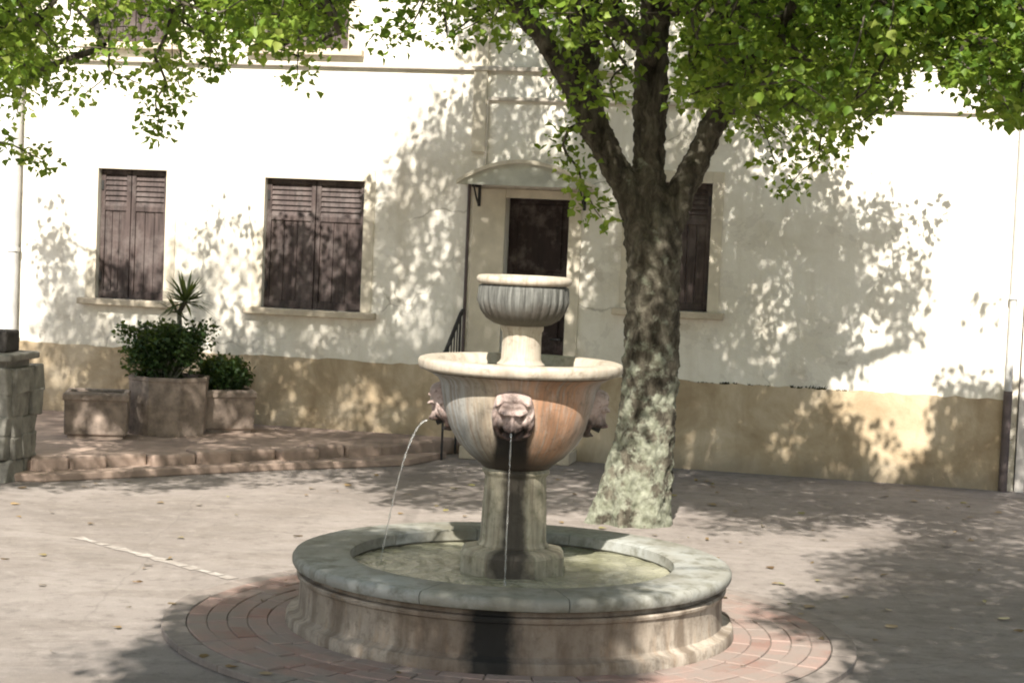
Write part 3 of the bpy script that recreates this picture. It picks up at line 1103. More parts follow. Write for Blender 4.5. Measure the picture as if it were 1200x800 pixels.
# crown clumps of the four trees: x,y,z in centimetres
BIG = [
 "-202,1297,625 -16,1628,701 60,1520,478 29,1548,521 -102,1097,751 41,1648,763 92,975,509 -102,1154,527 -78,1262,594 469,1188,346 -55,1490,643 52,1225,474 -147,1248,612 -37,963,708 -100,1205,611 -63,1158,739 -110,933,455 -16,1631,718 459,1267,350 -24,1656,728 20,1541,681 420,1150,386 -33,1163,640 68,1610,577 503,1164,434 -8,1508,593 -129,1246,735 207,1169,697 -109,1427,579 14,1646,676 -89,1210,483 7,1262,724 59,1198,404 62,1539,705 391,1141,402 -135,1316,689 -43,1173,762 -99,1468,440 472,1239,361 -65,1222,698 -147,1019,648 -12,1643,645 404,1216,453 241,1032,454 -95,1408,514 -121,1033,645 -107,1006,673 457,1353,320 356,1100,389 62,1622,627 -95,1514,523 373,1092,395 77,1428,681 -74,1265,625 -102,1536,498 -203,1361,498 -76,1326,502 -129,1137,683 -116,1255,545 11,1578,760 27,1584,766 -121,1367,626 -89,1173,527 155,1281,579 450,1289,324 -65,1374,644 24,1236,762 -76,951,692 -74,1328,612 260,1623,755 428,1171,413 -159,1399,539 166,1115,587 23,1620,655 59,1532,513 62,941,560 -115,1179,663 463,1224,404 -69,1164,490 452,1314,341 -60,1466,634 54,1585,707 34,1648,534 487,1221,358 71,1646,778 -176,1271,645 -154,1447,536 389,1158,340 -36,1630,471 -30,1035,370 281,1544,777 511,1267,363 405,1144,516 -77,1127,557 -84,1171,522 59,1164,536 46,1640,583 59,1591,496 -128,1380,510 -67,1407,687 447,1205,350 -101,934,466 -70,1315,695 -141,1450,456 -64,1433,748 44,1273,731 90,935,409 -58,1418,445 -169,1222,733 465,1164,474 -150,1440,525 56,1139,531 -129,1176,667 -131,1222,587 -123,1230,643 -69,1475,457 8,1373,744 -45,969,440 47,1232,709 -98,1137,519 45,1122,584 -119,909,473 -92,1170,502 -114,1335,606 -94,1331,516 -18,1136,444 -37,1535,693 77,1548,612 -144,1296,585 -102,1318,738 456,1206,448 -114,1290,513 128,1130,396 -62,1692,519 -12,1034,642 -83,1228,679 -44,1176,479 87,1571,503 404,1196,394 -87,1509,485 -69,1373,497 88,1528,550 -56,1159,499 -16,1462,615 -149,1474,474 70,1622,534 -23,996,676 67,1193,488 -125,1316,633 37,1308,464 -67,1163,526 -113,1074,587 -125,999,656 -73,1511,532 375,1111,472 -120,1083,713 -91,1410,530 -8,1564,581 71,1463,708 96,886,450 -5,1413,645 -91,1211,667 -158,1251,769 -87,955,547 18,1288,709 -12,1004,432 -126,1176,653 -114,1475,438 83,1657,559 325,1587,728 -137,1249,484 -107,1210,594 -147,1128,724 -121,1104,582 149,1441,508 -147,1151,717 -53,996,580 -36,1579,527 -25,1012,625 232,1307,578 44,1471,529 6,1331,722 -56,1616,639 -152,1404,549 -128,1232,682 -83,1006,406 15,1285,764 466,1286,376 395,1086,550 -18,1372,554 -94,1265,514 159,1221,425 -22,1458,459 -76,1304,551 -74,1218,701 94,1472,581 496,1227,419 -28,1178,749 6,970,552 -49,1300,602 -102,1205,631 -7,1117,611 -2,1229,720 -196,1345,573 -43,1626,604 -58,1252,428 61,1629,678 401,1578,725 -108,1191,730 -82,1351,506 -64,1260,663 -33,1353,733 -51,1107,540 93,1660,622 60,1577,774 103,1088,447 60,1262,666 424,1133,490 -56,1511,532 -69,1069,618 -146,1108,521 2,1207,487 42,1419,695 303,1031,574 -79,1274,469 -56,1674,675 -98,1436,696 -87,1126,481 116,903,643 -45,1116,548 -105,1283,646 -122,1366,440 66,1644,694 -68,1649,627 -121,1215,675 437,1212,319 -111,1288,401 -104,1229,630 44,1457,549 69,983,508 -135,988,688 -89,1040,625 178,1117,599 4,1612,628 514,1187,459 86,1123,680 62,1616,762 133,1382,637 427,1161,495 -35,1156,503 -74,1374,521 -158,1290,735 19,1495,588 114,1629,735 18,1482,677 -67,1588,595 4,951,652 53,1276,436 245,1621,725 189,1209,415 -64,991,405 50,1175,520 -34,1211,756 144,1267,611 -83,1320,575 33,1379,445 -106,1307,559 6,1126,555 -58,1178,756 109,1123,752 -185,1273,425 69,1364,639 -67,1522,551 62,1163,512 -114,1114,435 -77,1208,679 -145,1044,630 54,1147,533 158,1644,702 -144,1072,611 32,1158,555 -50,1163,725 -58,1026,623 51,1062,735 117,1184,616 -81,1519,449 140,1201,414 55,1153,563 329,1114,480 -76,1284,651 -57,1652,481 -111,1270,732 35,923,658 60,1246,668 113,1028,535 0,1341,741 -70,1216,673 -26,1499,669 -114,1293,678 203,1189,639 88,1388,570 -77,1584,722 216,982,610 30,1285,414 51,1335,656 455,1191,357 -91,1503,750 11,1001,696 429,1139,376 67,1287,656 263,1376,469 -36,1216,713 -95,1326,534 -119,976,416 149,1401,584 -124,1128,407 -20,1101,572 -37,1519,505 56,1176,505 14,1385,474 -109,897,516 105,1360,678 -170,1290,526 -36,1556,682 47,1357,538 -80,1691,739 67,1217,470 -55,1153,748 -141,1278,535 92,1622,756 78,1392,643 -189,1264,452 176,1289,449 -41,1313,486 179,1423,511 -80,1059,672 166,1169,711 -87,1005,619 73,1058,531 -1,1137,718 229,1145,416 425,1349,321 182,1156,496 108,1022,695 79,1057,458 77,1321,742 -32,1225,427 -31,1217,435 -72,1048,627 195,1596,773 0,1157,532 165,1287,423 -37,1168,556 -135,1093,577 -122,1239,703 105,1353,707 -130,1150,736 185,1381,496 -77,1227,549 25,1644,744 -112,942,626 -164,1350,644 196,1213,650 -74,1376,449 -31,1140,594 -111,1309,653 -62,1408,639 -93,1038,491 125,1092,388 52,1265,721 390,1181,388 14,1127,754 -106,1153,613 -108,1163,653 -168,1084,722 193,1163,602 -42,1071,563 -58,1242,522 178,1012,494 84,1103,631 60,1166,426 134,959,628 -153,1216,618 -68,1440,579 -7,1117,688 67,1004,723 5,1054,622 10,869,591 75,1215,745 32,960,502 50,1314,649 -183,1236,501 -134,1429,579 -124,1369,491 -146,1167,522 145,917,661 94,1324,439 144,951,623 67,1048,656 -138,1432,566 -93,1442,580 68,1399,504 -203,1470,458 209,1242,604 -87,1231,423 69,1220,473 127,1635,771 100,880,538 221,1278,558 -22,1404,443 45,1217,522 81,1189,737 119,991,412 -76,935,605 3,1210,428 -157,1140,649 11,1660,735 52,994,733 114,1163,633 -157,1133,663 209,1155,675 143,1138,548 -79,1328,494 57,1383,482 -6,947,667 199,1314,573 143,1116,725 126,1084,458 -65,1018,667 16,1139,660 -47,1072,571 -12,1536,500 197,1035,561 193,1253,545 321,1096,423 96,1483,507 -74,1067,525 7,927,626 -130,1199,527 153,1495,488 -97,1215,437 -99,1113,532 105,998,625 526,1199,458 -72,947,617 386,1178,394 -13,1040,640 169,1389,500 -43,1444,546 -143,1068,444 57,1267,422 -142,999,555 -19,1282,693 115,1279,481 134,957,617 -18,1067,438 -124,1023,454 -120,1076,683 174,1253,499 359,1142,502 83,1331,475 110,977,447 -172,1084,522 -213,1360,536 -134,1137,546 -82,1267,771 48,963,663 35,1414,467 331,1161,426 -230,1371,435 -78,1156,577 -14,1329,463 -6,1244,565 -181,1360,578 -104,1293,443 -155,1070,602 186,1018,463 -46,1686,730 -51,1107,701 -64,1029,451 -145,1053,625 15,1327,659 86,888,521 -64,1139,663 -11,1054,562 2,1110,573 51,1054,745 -93,1357,424 51,1184,420 -54,1323,616 207,1212,593 83,972,619 -45,895,646 58,920,667 104,1377,490 -2,939,624 22,1419,460 128,1126,439 -105,1069,715 82,986,675 96,1372,485 12,1225,703 -183,1207,541 119,1287,604 -7,943,623 65,954,516 94,1602,733 37,1533,460 101,1409,515 104,1035,474 123,1218,602 65,917,520 137,1240,498 -33,953,658 -15,893,550 -149,1077,636 96,952,469 30,1094,573 316,1130,426 64,1262,416 136,1016,455 156,1034,448 30,1012,506 191,1093,654 224,1359,497 -12,991,727 76,1322,504 -49,1022,440 -186,1260,568 82,1373,638 -48,1338,644 -19,1336,414 16,996,666 48,1085,676 112,969,509 179,1091,712 -137,1173,520 -39,1069,736 -64,1024,657 68,1052,514 12,1043,577 52,1132,448 -44,1083,384 203,1428,435 116,893,591 196,1636,726 37,1284,571 233,1627,707 -97,1063,481 102,1223,627 160,1148,619 -31,876,562 3,1282,470 42,1116,670 197,1268,609 173,1134,739 -24,1274,418 3,1109,439 101,1375,516 118,1168,512 142,1303,427 -80,1121,378 -42,1191,445 1,990,585 -57,1675,699 144,1359,568 -182,1199,424 0,845,589 45,957,603 433,1324,340 -133,1148,419 42,1020,558 128,1613,771 16,1072,435 -10,1065,430 0,1067,669 190,1545,464 177,1030,598 -181,1297,632 323,1100,438 14,1230,677 36,1097,686 -154,1124,412 159,965,513 127,1121,606 -176,1241,435 10,1324,435 184,1000,584 24,1064,569 78,1237,519 -180,1149,538 -182,1327,427 300,1041,504 -168,1094,640 -157,1181,598 114,1161,743 106,1048,728 158,1041,584 187,1331,664 -126,1017,518 -118,1187,575 126,1232,688 -166,1070,686 -23,1031,544 46,882,585 81,985,695 242,1054,444 207,1097,433 94,1053,586 -35,1483,485 95,1346,497 221,1207,445 112,1053,578 32,1341,491 48,890,565 -13,1146,682 206,909,678 -22,1278,418 116,1422,468 82,1019,480 339,1079,540 119,1298,671 365,1135,460 -64,1208,635 13,1445,523 2,973,544 233,954,627 -187,1212,602 109,1168,461 117,1398,487 -179,1241,452 113,1459,447 35,1034,715 148,1038,508 217,961,611 -6,1660,750 -190,1218,588 -201,1402,538 354,1569,735 46,1185,577 -49,1068,524 -33,1209,487 -204,1220,395 15,1354,439 -16,1229,701 125,910,509 -170,1294,582 237,1002,565 360,1586,717 -7,1030,748 -178,1227,520 30,1002,621 248,1121,417 49,1018,722 -172,1290,442 208,1392,511 1,1010,571 35,1254,630 -18,1373,437 -90,1244,720 102,1051,589 24,1477,464 57,1218,747 -194,1177,430 42,1349,597 140,1473,463 -36,950,450 301,1044,524 -130,1002,516 142,1261,425 -155,1062,668 72,1001,734 143,1359,486 182,1163,606 4,1209,523 184,1609,749 71,1291,660 -27,1235,763 -148,1033,600 83,963,693 -149,1218,603 -197,1273,444 -146,1206,446 44,916,639 58,1120,621 28,1167,410 258,1144,434 -148,1095,412 -97,1217,412 125,1496,453 196,1157,676 146,1144,568 -69,1512,590 114,1209,711 -132,900,536 -88,1008,613 -63,1121,626 108,1093,749 21,1041,670 -167,1251,547 298,1062,504 40,943,593 -174,1241,403 -79,982,658 96,995,703 -156,1331,414 9,1137,718 130,922,692 42,1032,526 -17,962,676 -25,1345,522 -133,974,666 52,1239,645 163,1505,537 104,928,564 221,1249,542 39,1386,428 -141,1028,538 -170,1056,469 -96,1097,669 39,1223,520 112,1261,496 30,1087,732 134,1138,494 37,1212,722 148,1047,557 71,879,600 18,1126,739 112,998,667 122,973,447",
 "-513,1104,479 -614,1112,484 -797,990,695 -463,891,561 -567,954,703 -584,929,704 -611,1169,375 -775,1387,433 -507,845,624 -636,1038,447 -631,877,585 -785,1238,612 -703,1133,464 -680,1189,598 -662,932,714 -678,933,350 -597,904,745 -490,1341,275 -750,1013,741 -551,1215,471 -731,1059,701 -787,1018,719 -754,1291,351 -459,1354,275 -695,1153,598 -774,1000,465 -738,1043,753 -698,1133,313 -735,1317,517 -658,1141,668 -671,1095,690 -479,1383,340 -727,1099,577 -612,1012,558 -685,842,574 -671,1208,380 -639,1161,566 -633,1089,461 -504,1207,506 -533,1083,560 -676,1071,632 -650,1073,540 -538,1060,633 -590,1311,507 -717,1152,537 -484,1106,382 -530,1198,413 -572,1058,300 -531,1185,558 -655,1442,357 -763,961,648 -523,1143,495 -635,1102,521 -506,1115,572 -580,1148,543 -496,1176,323 -581,1004,518 -590,1300,509 -562,990,607 -543,1234,560 -791,1110,482 -796,1041,502 -703,1141,586 -546,1267,523 -726,1003,334 -586,1249,484 -522,1380,374 -643,1128,487 -559,1015,457 -512,1227,654 -564,1148,313 -322,1037,700 -469,868,553 -676,1248,288 -192,930,639 -543,1195,602 -704,936,439 -503,1103,685 -734,1280,511 -709,951,339 -620,1285,291 -635,907,537 -701,1236,437 -585,1317,378 -542,957,560 -458,1066,483 -598,1239,321 -641,840,469 -769,1028,574 -649,949,694 -522,907,642 -614,1357,400 -583,966,503 -643,1036,735 -500,1019,504 -430,1290,303 -636,1233,465 -726,889,442 -718,1478,372 -537,1127,361 -565,803,685 -585,1312,473 -498,957,558 -642,1088,672 -748,921,551 -536,1441,396 -711,880,664 -700,1418,431 -486,1143,420 -575,848,627 -646,1274,296 -571,913,445 -649,1235,320 -553,1248,461 -580,979,740 -518,1153,408 -624,980,669 -252,1028,640 -665,985,558 -554,1039,729 -666,1213,453 -522,1229,524 -549,1335,430 -570,1168,465 -690,1291,542 -729,1167,576 -785,1216,564 -618,993,556 -539,1266,278 -592,1252,284 -549,1190,313 -679,1022,389 -424,1065,358 -522,1028,422 -460,1095,469 -458,1156,440 -646,1205,454 -696,1206,520 -749,1010,538 -573,1015,557 -757,917,684 -771,1341,329 -594,1128,490 -504,1002,397 -595,805,625 -656,1398,312 -774,1173,389 -729,1442,375 -519,901,484 -526,1284,275 -758,1155,617 -708,896,375 -755,1378,397 -640,1351,386 -568,1489,350 -495,878,566 -552,1163,338 -496,1166,494 -590,1061,749 -511,1269,642 -578,1081,320 -775,1208,588 -660,805,613 -526,1068,771 -555,1204,550 -682,1061,525 -393,1020,387 -654,1098,721 -598,1169,426 -527,989,465 -609,999,394 -422,877,540 -561,903,647 -691,1372,362 -574,877,690 -667,902,584 -599,968,333 -800,853,591 -500,1086,516 -569,1048,375 -706,961,721 -613,968,611 -777,918,625 -567,1325,407 -495,1361,406 -505,870,551 -515,972,673 -591,1202,491 -287,1192,609 -314,923,644 -638,1044,432 -293,1359,409 -492,1167,452 -798,1280,439 -686,1303,354 -418,1173,320 -487,816,680 -596,1035,778 -551,962,444 -705,826,407 -393,836,705 -677,977,704 -565,886,626 -624,1139,380 -731,1186,593 -611,1057,608 -745,948,658 -792,899,601 -565,1323,281 -441,1189,364 -509,1135,398 -800,981,458 -632,1333,436 -694,1076,560 -715,1016,761 -627,1199,355 -617,1508,337 -783,1452,394 -496,1374,305 -608,1123,363 -740,1157,635 -646,1419,325 -705,905,547 -684,1046,376 -382,1134,449 -611,883,741 -523,988,388 -444,1235,396 -772,958,709 -374,1375,519 -767,1385,474 -774,956,439 -180,1032,479 -653,882,398 -780,984,380 -737,1345,411 -725,1181,502 -554,1071,349 -389,1076,368 -715,1213,328 -480,1219,434 -656,1391,439 -415,898,679 -350,1284,565 -785,1426,410 -676,1008,616 -631,894,467 -612,1173,339 -705,1196,602 -763,994,389 -662,1246,400 -679,1026,483 -516,1090,738 -562,821,638 -398,1089,640 -486,1002,448 -436,962,525 -215,1244,578 -789,1397,392 -379,1181,609 -399,1156,560 -197,1053,531 -294,1314,619 -449,1220,408 -432,1136,671 -435,1078,331 -482,898,611 -510,1072,299 -790,913,606 -717,801,542 -497,960,451 -354,1265,554 -431,922,539 -583,934,402 -776,1223,415 -677,807,541 -227,1191,467 -740,1088,600 -178,1106,671 -703,1135,694 -734,1160,552 -734,1053,364 -235,1315,494 -473,909,490 -546,1277,562 -614,1085,732 -383,958,677 -782,876,424 -266,1027,520 -679,861,452 -739,980,651 -325,1337,510 -660,910,545 -701,1109,356 -373,938,682 -480,847,612 -786,849,477 -203,1238,724 -796,1174,567 -400,1140,316 -524,899,467 -565,1075,743 -431,1154,688 -291,1041,567 -475,1110,743 -261,1032,638 -318,1124,512 -303,1425,417 -422,935,468 -755,1133,527 -289,900,676 -498,1110,734 -730,1345,375 -172,989,600 -273,1339,459 -740,858,422 -465,1086,749 -769,810,546 -511,1237,557 -551,1319,530 -391,1022,456 -247,1088,503 -479,1465,470 -276,1096,651 -300,1190,620 -326,990,547 -418,1062,737 -423,1299,535 -780,1331,462 -482,1142,698 -624,809,551 -310,982,644 -519,1402,563 -399,1366,460 -399,942,612 -466,1192,589 -406,991,691 -171,1065,573 -335,1038,479 -278,1370,555 -664,811,615 -347,1108,654 -253,1400,511 -446,1129,525 -329,996,628 -233,1264,595 -515,964,744 -318,1184,540 -777,1412,404 -782,1061,422 -361,1236,677 -301,957,731 -367,1078,593 -226,963,702 -202,1059,566 -237,1103,516 -171,994,526 -295,1375,480 -355,1091,483 -240,1177,396 -264,1117,496 -395,1336,546 -207,1019,574 -247,1134,715 -283,1399,502 -414,1315,592 -468,1304,568 -439,1374,545 -350,1186,502 -262,1109,667 -403,1120,771 -287,1177,396 -522,1307,596 -322,1270,565 -798,1100,350 -401,1262,656 -215,1178,521 -241,1169,661 -414,1038,618 -490,921,745 -329,1041,680 -309,1242,597 -357,1224,538 -350,1144,650 -405,1458,429 -381,928,652 -315,929,545 -365,1349,463 -386,837,588 -285,1263,502 -276,1223,691 -205,1056,561 -556,1205,646 -470,1397,361 -208,929,628 -325,988,494 -206,1241,687 -509,1107,725 -532,1264,666 -519,1064,711 -385,992,545 -277,1199,402 -314,1110,751 -279,1267,400 -481,984,743 -264,1267,614 -372,1015,569 -196,1187,725 -400,1049,680 -216,1041,634 -431,998,579 -216,955,706 -447,1048,665 -289,1025,663 -334,918,733 -380,1102,639 -465,1049,647 -414,1068,543 -284,1421,477 -284,1130,490 -381,1332,618 -283,1343,473 -240,1190,509 -344,924,639 -403,1285,491 -405,1070,552 -206,1215,743 -409,988,774 -443,962,690 -538,1181,697 -375,908,736 -519,1247,683 -315,1196,599 -220,1088,689 -375,871,657 -295,1074,568 -797,1349,357 -566,1149,750 -524,1368,523 -479,1430,492 -250,987,565 -224,1144,665 -287,1100,569 -373,1236,437 -284,1164,704 -358,1203,405 -301,1175,550 -190,1153,659 -257,1363,461 -357,954,485 -202,985,658 -350,1149,393 -796,1481,405 -429,1089,681 -316,1409,539 -290,1164,385 -435,1071,759 -406,1064,755 -306,1163,699 -472,1345,422 -193,943,672 -253,1098,685 -371,1135,679 -213,1166,674 -304,1036,721 -466,1245,675 -334,972,520 -401,1019,505 -174,1036,613 -191,943,664 -269,1123,681",
 "-657,608,630 -67,305,540 -155,141,342 -119,318,667 -173,182,682 -161,145,665 -114,511,349 -583,307,688 -725,461,553 -134,360,564 -22,465,386 -237,300,556 -124,162,666 -177,297,645 -654,446,685 -608,717,407 -211,230,606 -710,612,645 -36,357,507 -192,277,559 -167,629,385 -536,691,394 -96,391,597 -211,124,597 -633,489,467 -174,320,444 -165,398,397 -39,420,520 -35,429,532 -699,666,388 -94,289,682 -49,622,369 -666,756,424 -112,242,560 -192,339,618 -175,418,357 -151,266,681 -683,451,518 -384,195,362 82,247,521 -200,179,510 -193,440,490 -121,340,644 -163,236,502 -172,300,468 -165,372,460 -83,228,687 -730,349,593 -158,274,537 -207,277,706 -158,495,440 -100,211,407 -254,242,315 -115,433,474 -168,355,315 -138,315,483 -178,589,348 -540,250,690 -110,282,495 -89,369,574 -35,546,414 -205,593,374 -46,507,374 -677,568,668 -178,468,505 87,240,554 -618,723,658 -179,311,574 -148,434,471 -115,686,355 -672,778,432 -232,271,674 -207,379,514 -214,354,484 -192,235,598 84,431,610 -134,176,617 -621,671,407 -237,253,631 -143,237,697 -168,183,673 -142,301,554 -501,247,315 -765,638,580 -85,121,660 -235,305,548 -167,452,391 -134,609,419 -631,780,630 111,344,559 -528,705,704 -218,414,487 -74,241,522 -182,572,366 -117,147,570 -629,611,372 -617,208,712 -199,475,356 -178,350,644 -128,294,614 -171,287,646 -767,470,651 -51,316,596 -144,261,485 -103,368,619 -156,527,425 -183,197,612 -210,382,486 -87,330,636 -703,493,543 -141,316,520 -592,721,690 -189,304,550 -219,338,558 -151,571,425 -171,476,558 -100,215,572 -185,515,314 -54,435,338 -53,480,367 -167,671,331 -121,342,622 -154,555,340 -747,519,591 -86,306,402 -181,400,391 -191,414,599 -155,241,625 -29,100,538 -639,577,439 -559,760,640 -207,316,642 -478,555,389 -160,598,439 -41,233,471 -744,684,462 -113,431,398 -128,321,625 -194,244,669 -180,428,438 -75,255,571 -110,546,396 -576,674,450 -109,600,401 -81,494,439 -617,483,572 -152,193,507 -196,486,508 -134,248,650 -150,552,348 -65,500,395 -63,229,559 -148,600,354 -83,603,402 -124,405,570 -374,172,338 -166,447,407 -93,383,520 -160,289,511 -115,309,484 -224,329,560 -43,289,497 -90,308,603 -160,458,352 -189,476,327 -658,243,691 -223,306,684 -56,517,348 -132,455,506 -113,127,516 -590,233,708 -144,557,400 -766,756,499 -153,192,591 -141,231,648 -680,758,623 -666,699,450 -188,266,595 -31,103,524 24,193,503 -245,193,626 -710,600,384 -113,224,541 -188,157,634 -170,502,404 -178,736,679 -176,197,605 -93,369,485 -642,487,722 -35,382,442 -125,131,499 -191,327,637 -589,770,610 -561,509,529 -65,481,426 -29,209,517 -194,287,636 -780,511,534 -205,257,734 -5,181,506 -155,176,632 -780,425,577 -139,172,638 109,332,520 30,145,472 -169,250,650 -55,137,637 -156,214,583 -245,314,635 -112,103,407 -57,310,485 -240,150,618 -215,194,380 -188,269,605 -257,193,686 -729,539,632 -189,592,388 -497,703,668 -136,422,491 -139,493,533 -177,283,578 -639,780,543 -100,632,343 -114,365,423 -474,106,422 -45,254,548 -122,475,330 -119,202,645 -125,535,363 -446,239,334 -784,644,520 -67,200,597 -169,372,625 -201,622,341 -671,447,719 -173,220,338 -35,295,493 -792,601,531 -222,335,609 -28,475,483 -59,218,630 -57,439,535 -135,288,636 -132,426,488 -151,510,378 -106,333,599 -175,114,526 -585,115,422 -230,119,664 -73,488,435 -55,504,353 -70,313,549 -129,146,523 -549,737,374 -31,399,415 -93,437,564 -88,210,366 -261,240,715 -74,187,458 -99,286,594 -17,495,420 -426,204,352 -645,604,457 -93,318,602 -75,311,485 -198,452,554 -199,255,546 -62,511,354 -142,461,320 -772,590,412 -89,196,635 -203,512,374 60,154,554 -133,363,417 -133,595,376 -125,381,351 -240,264,732 -171,582,356 -238,147,700 -64,287,676 -72,281,656 -163,258,421 77,279,511 -39,296,437 -77,590,375 61,169,534 -355,182,335 -84,597,362 -76,153,370 -365,112,363 -194,439,417 -684,592,477 -510,590,441 -404,223,352 -419,180,315 -69,518,348 -45,469,446 -104,362,497 -783,758,472 -630,681,632 -370,109,321 -76,347,488 -44,359,413 -774,101,434 -138,510,436 -170,478,341 -153,127,635 -46,367,564 -39,334,490 -639,781,616 -674,347,676 -98,303,686 -619,637,414 -60,380,437 -115,409,363 -238,335,605 -137,541,458 -198,495,479 -214,519,300 -722,299,633 -271,135,686 -62,507,401 -215,429,446 -96,547,447 -38,422,528 -546,123,325 -604,122,347 -78,508,337 -93,216,699 -47,382,579 73,383,595 -644,798,435 -120,139,689 -235,116,349 -179,539,500 -93,483,364 -538,655,726 -525,157,328 -123,200,558 -607,324,635 -239,185,340 -587,208,316 -132,507,513 -734,799,547 -784,606,440 -605,227,325 -617,584,579 -140,446,572 -57,245,616 -167,485,536 -685,666,477 -122,490,497 -548,714,331 -125,108,655 -55,638,363 -590,552,595 -266,114,369 -673,149,389 -24,327,447 -43,441,475 -211,432,592 -215,140,414 -258,254,699 -47,348,491 -57,306,614 -59,837,568 -141,397,548 111,349,527 -173,119,469 -136,239,372 -210,272,735 -80,644,369 -43,335,536 -107,230,366 -63,252,636 -625,476,652 -578,376,564 -584,552,469 -133,106,359 -24,109,620 -55,233,531 -50,325,540 -790,601,463 -764,488,570 -66,132,553 -676,266,668 -78,805,608 -513,151,386 -716,136,402 -239,172,594 -342,169,405 -225,410,487 50,159,499 -511,204,319 -239,301,569 -62,242,519 -106,116,375 -641,464,539 -7,139,525 -674,704,394 -105,253,516 -326,142,398 -767,515,601 -228,100,665 -649,694,429 -117,141,423 -87,329,437 -178,126,637 -28,373,450 -520,545,403 -525,279,662 -563,142,349 -172,121,634 -452,778,701 -167,129,349 -220,380,639 -755,140,409 -265,183,720 -272,116,331 -230,348,513 -547,278,700 -318,215,308 -224,474,491 -750,580,592 -174,299,331 -773,517,451 -27,424,478 -222,458,477 -199,365,407 -646,146,405 -316,112,445 32,123,578 -784,500,477 -725,105,393 -47,388,497 -675,515,698 -189,557,470 -624,197,337 84,386,445 43,143,449 -41,198,400 -553,770,584 -645,117,365 -179,246,356 -139,371,406 -206,445,371 -39,118,421 -511,107,386 -364,114,457 -34,115,427 -684,520,477 -542,199,349 -284,198,322 -248,149,617 -738,452,628 -448,121,408 -208,118,409 23,168,427 -360,106,350 60,147,518 -145,152,363 -799,706,457 -227,278,506 -71,142,461 -17,407,375 -229,105,393 -34,267,506 -227,130,395 -477,133,322 -148,142,421 -790,741,502 -195,545,478 75,354,622 114,356,560 1,111,506 -324,109,362 -29,392,380 -66,192,378 -255,132,676 -612,122,368 -199,446,341 -680,135,384 -24,307,464 -151,321,693 -788,334,592 -798,600,521 -204,530,371 -232,299,538 73,449,579 -350,211,354 -229,386,503 -223,453,485 -308,103,394 -194,625,321 -217,459,442 -242,216,579 -5,110,421 -319,114,325 -234,385,542 -382,138,342 -185,847,614 -273,290,561 74,409,565 -704,136,381 -34,152,441 -233,279,300 -64,132,402 -443,111,350 -242,203,605 -213,443,405 -233,219,539 -440,127,316 -273,271,310 -793,558,389 -409,261,317 -112,563,460 -671,162,409 -602,744,492 -561,110,396 -196,487,533 -104,612,413 -459,238,337 -783,148,426 -450,133,358 -96,117,374 -543,108,338 -241,171,585 -670,105,370 -211,363,410 81,193,560 20,142,425 -608,168,405 -530,603,466",
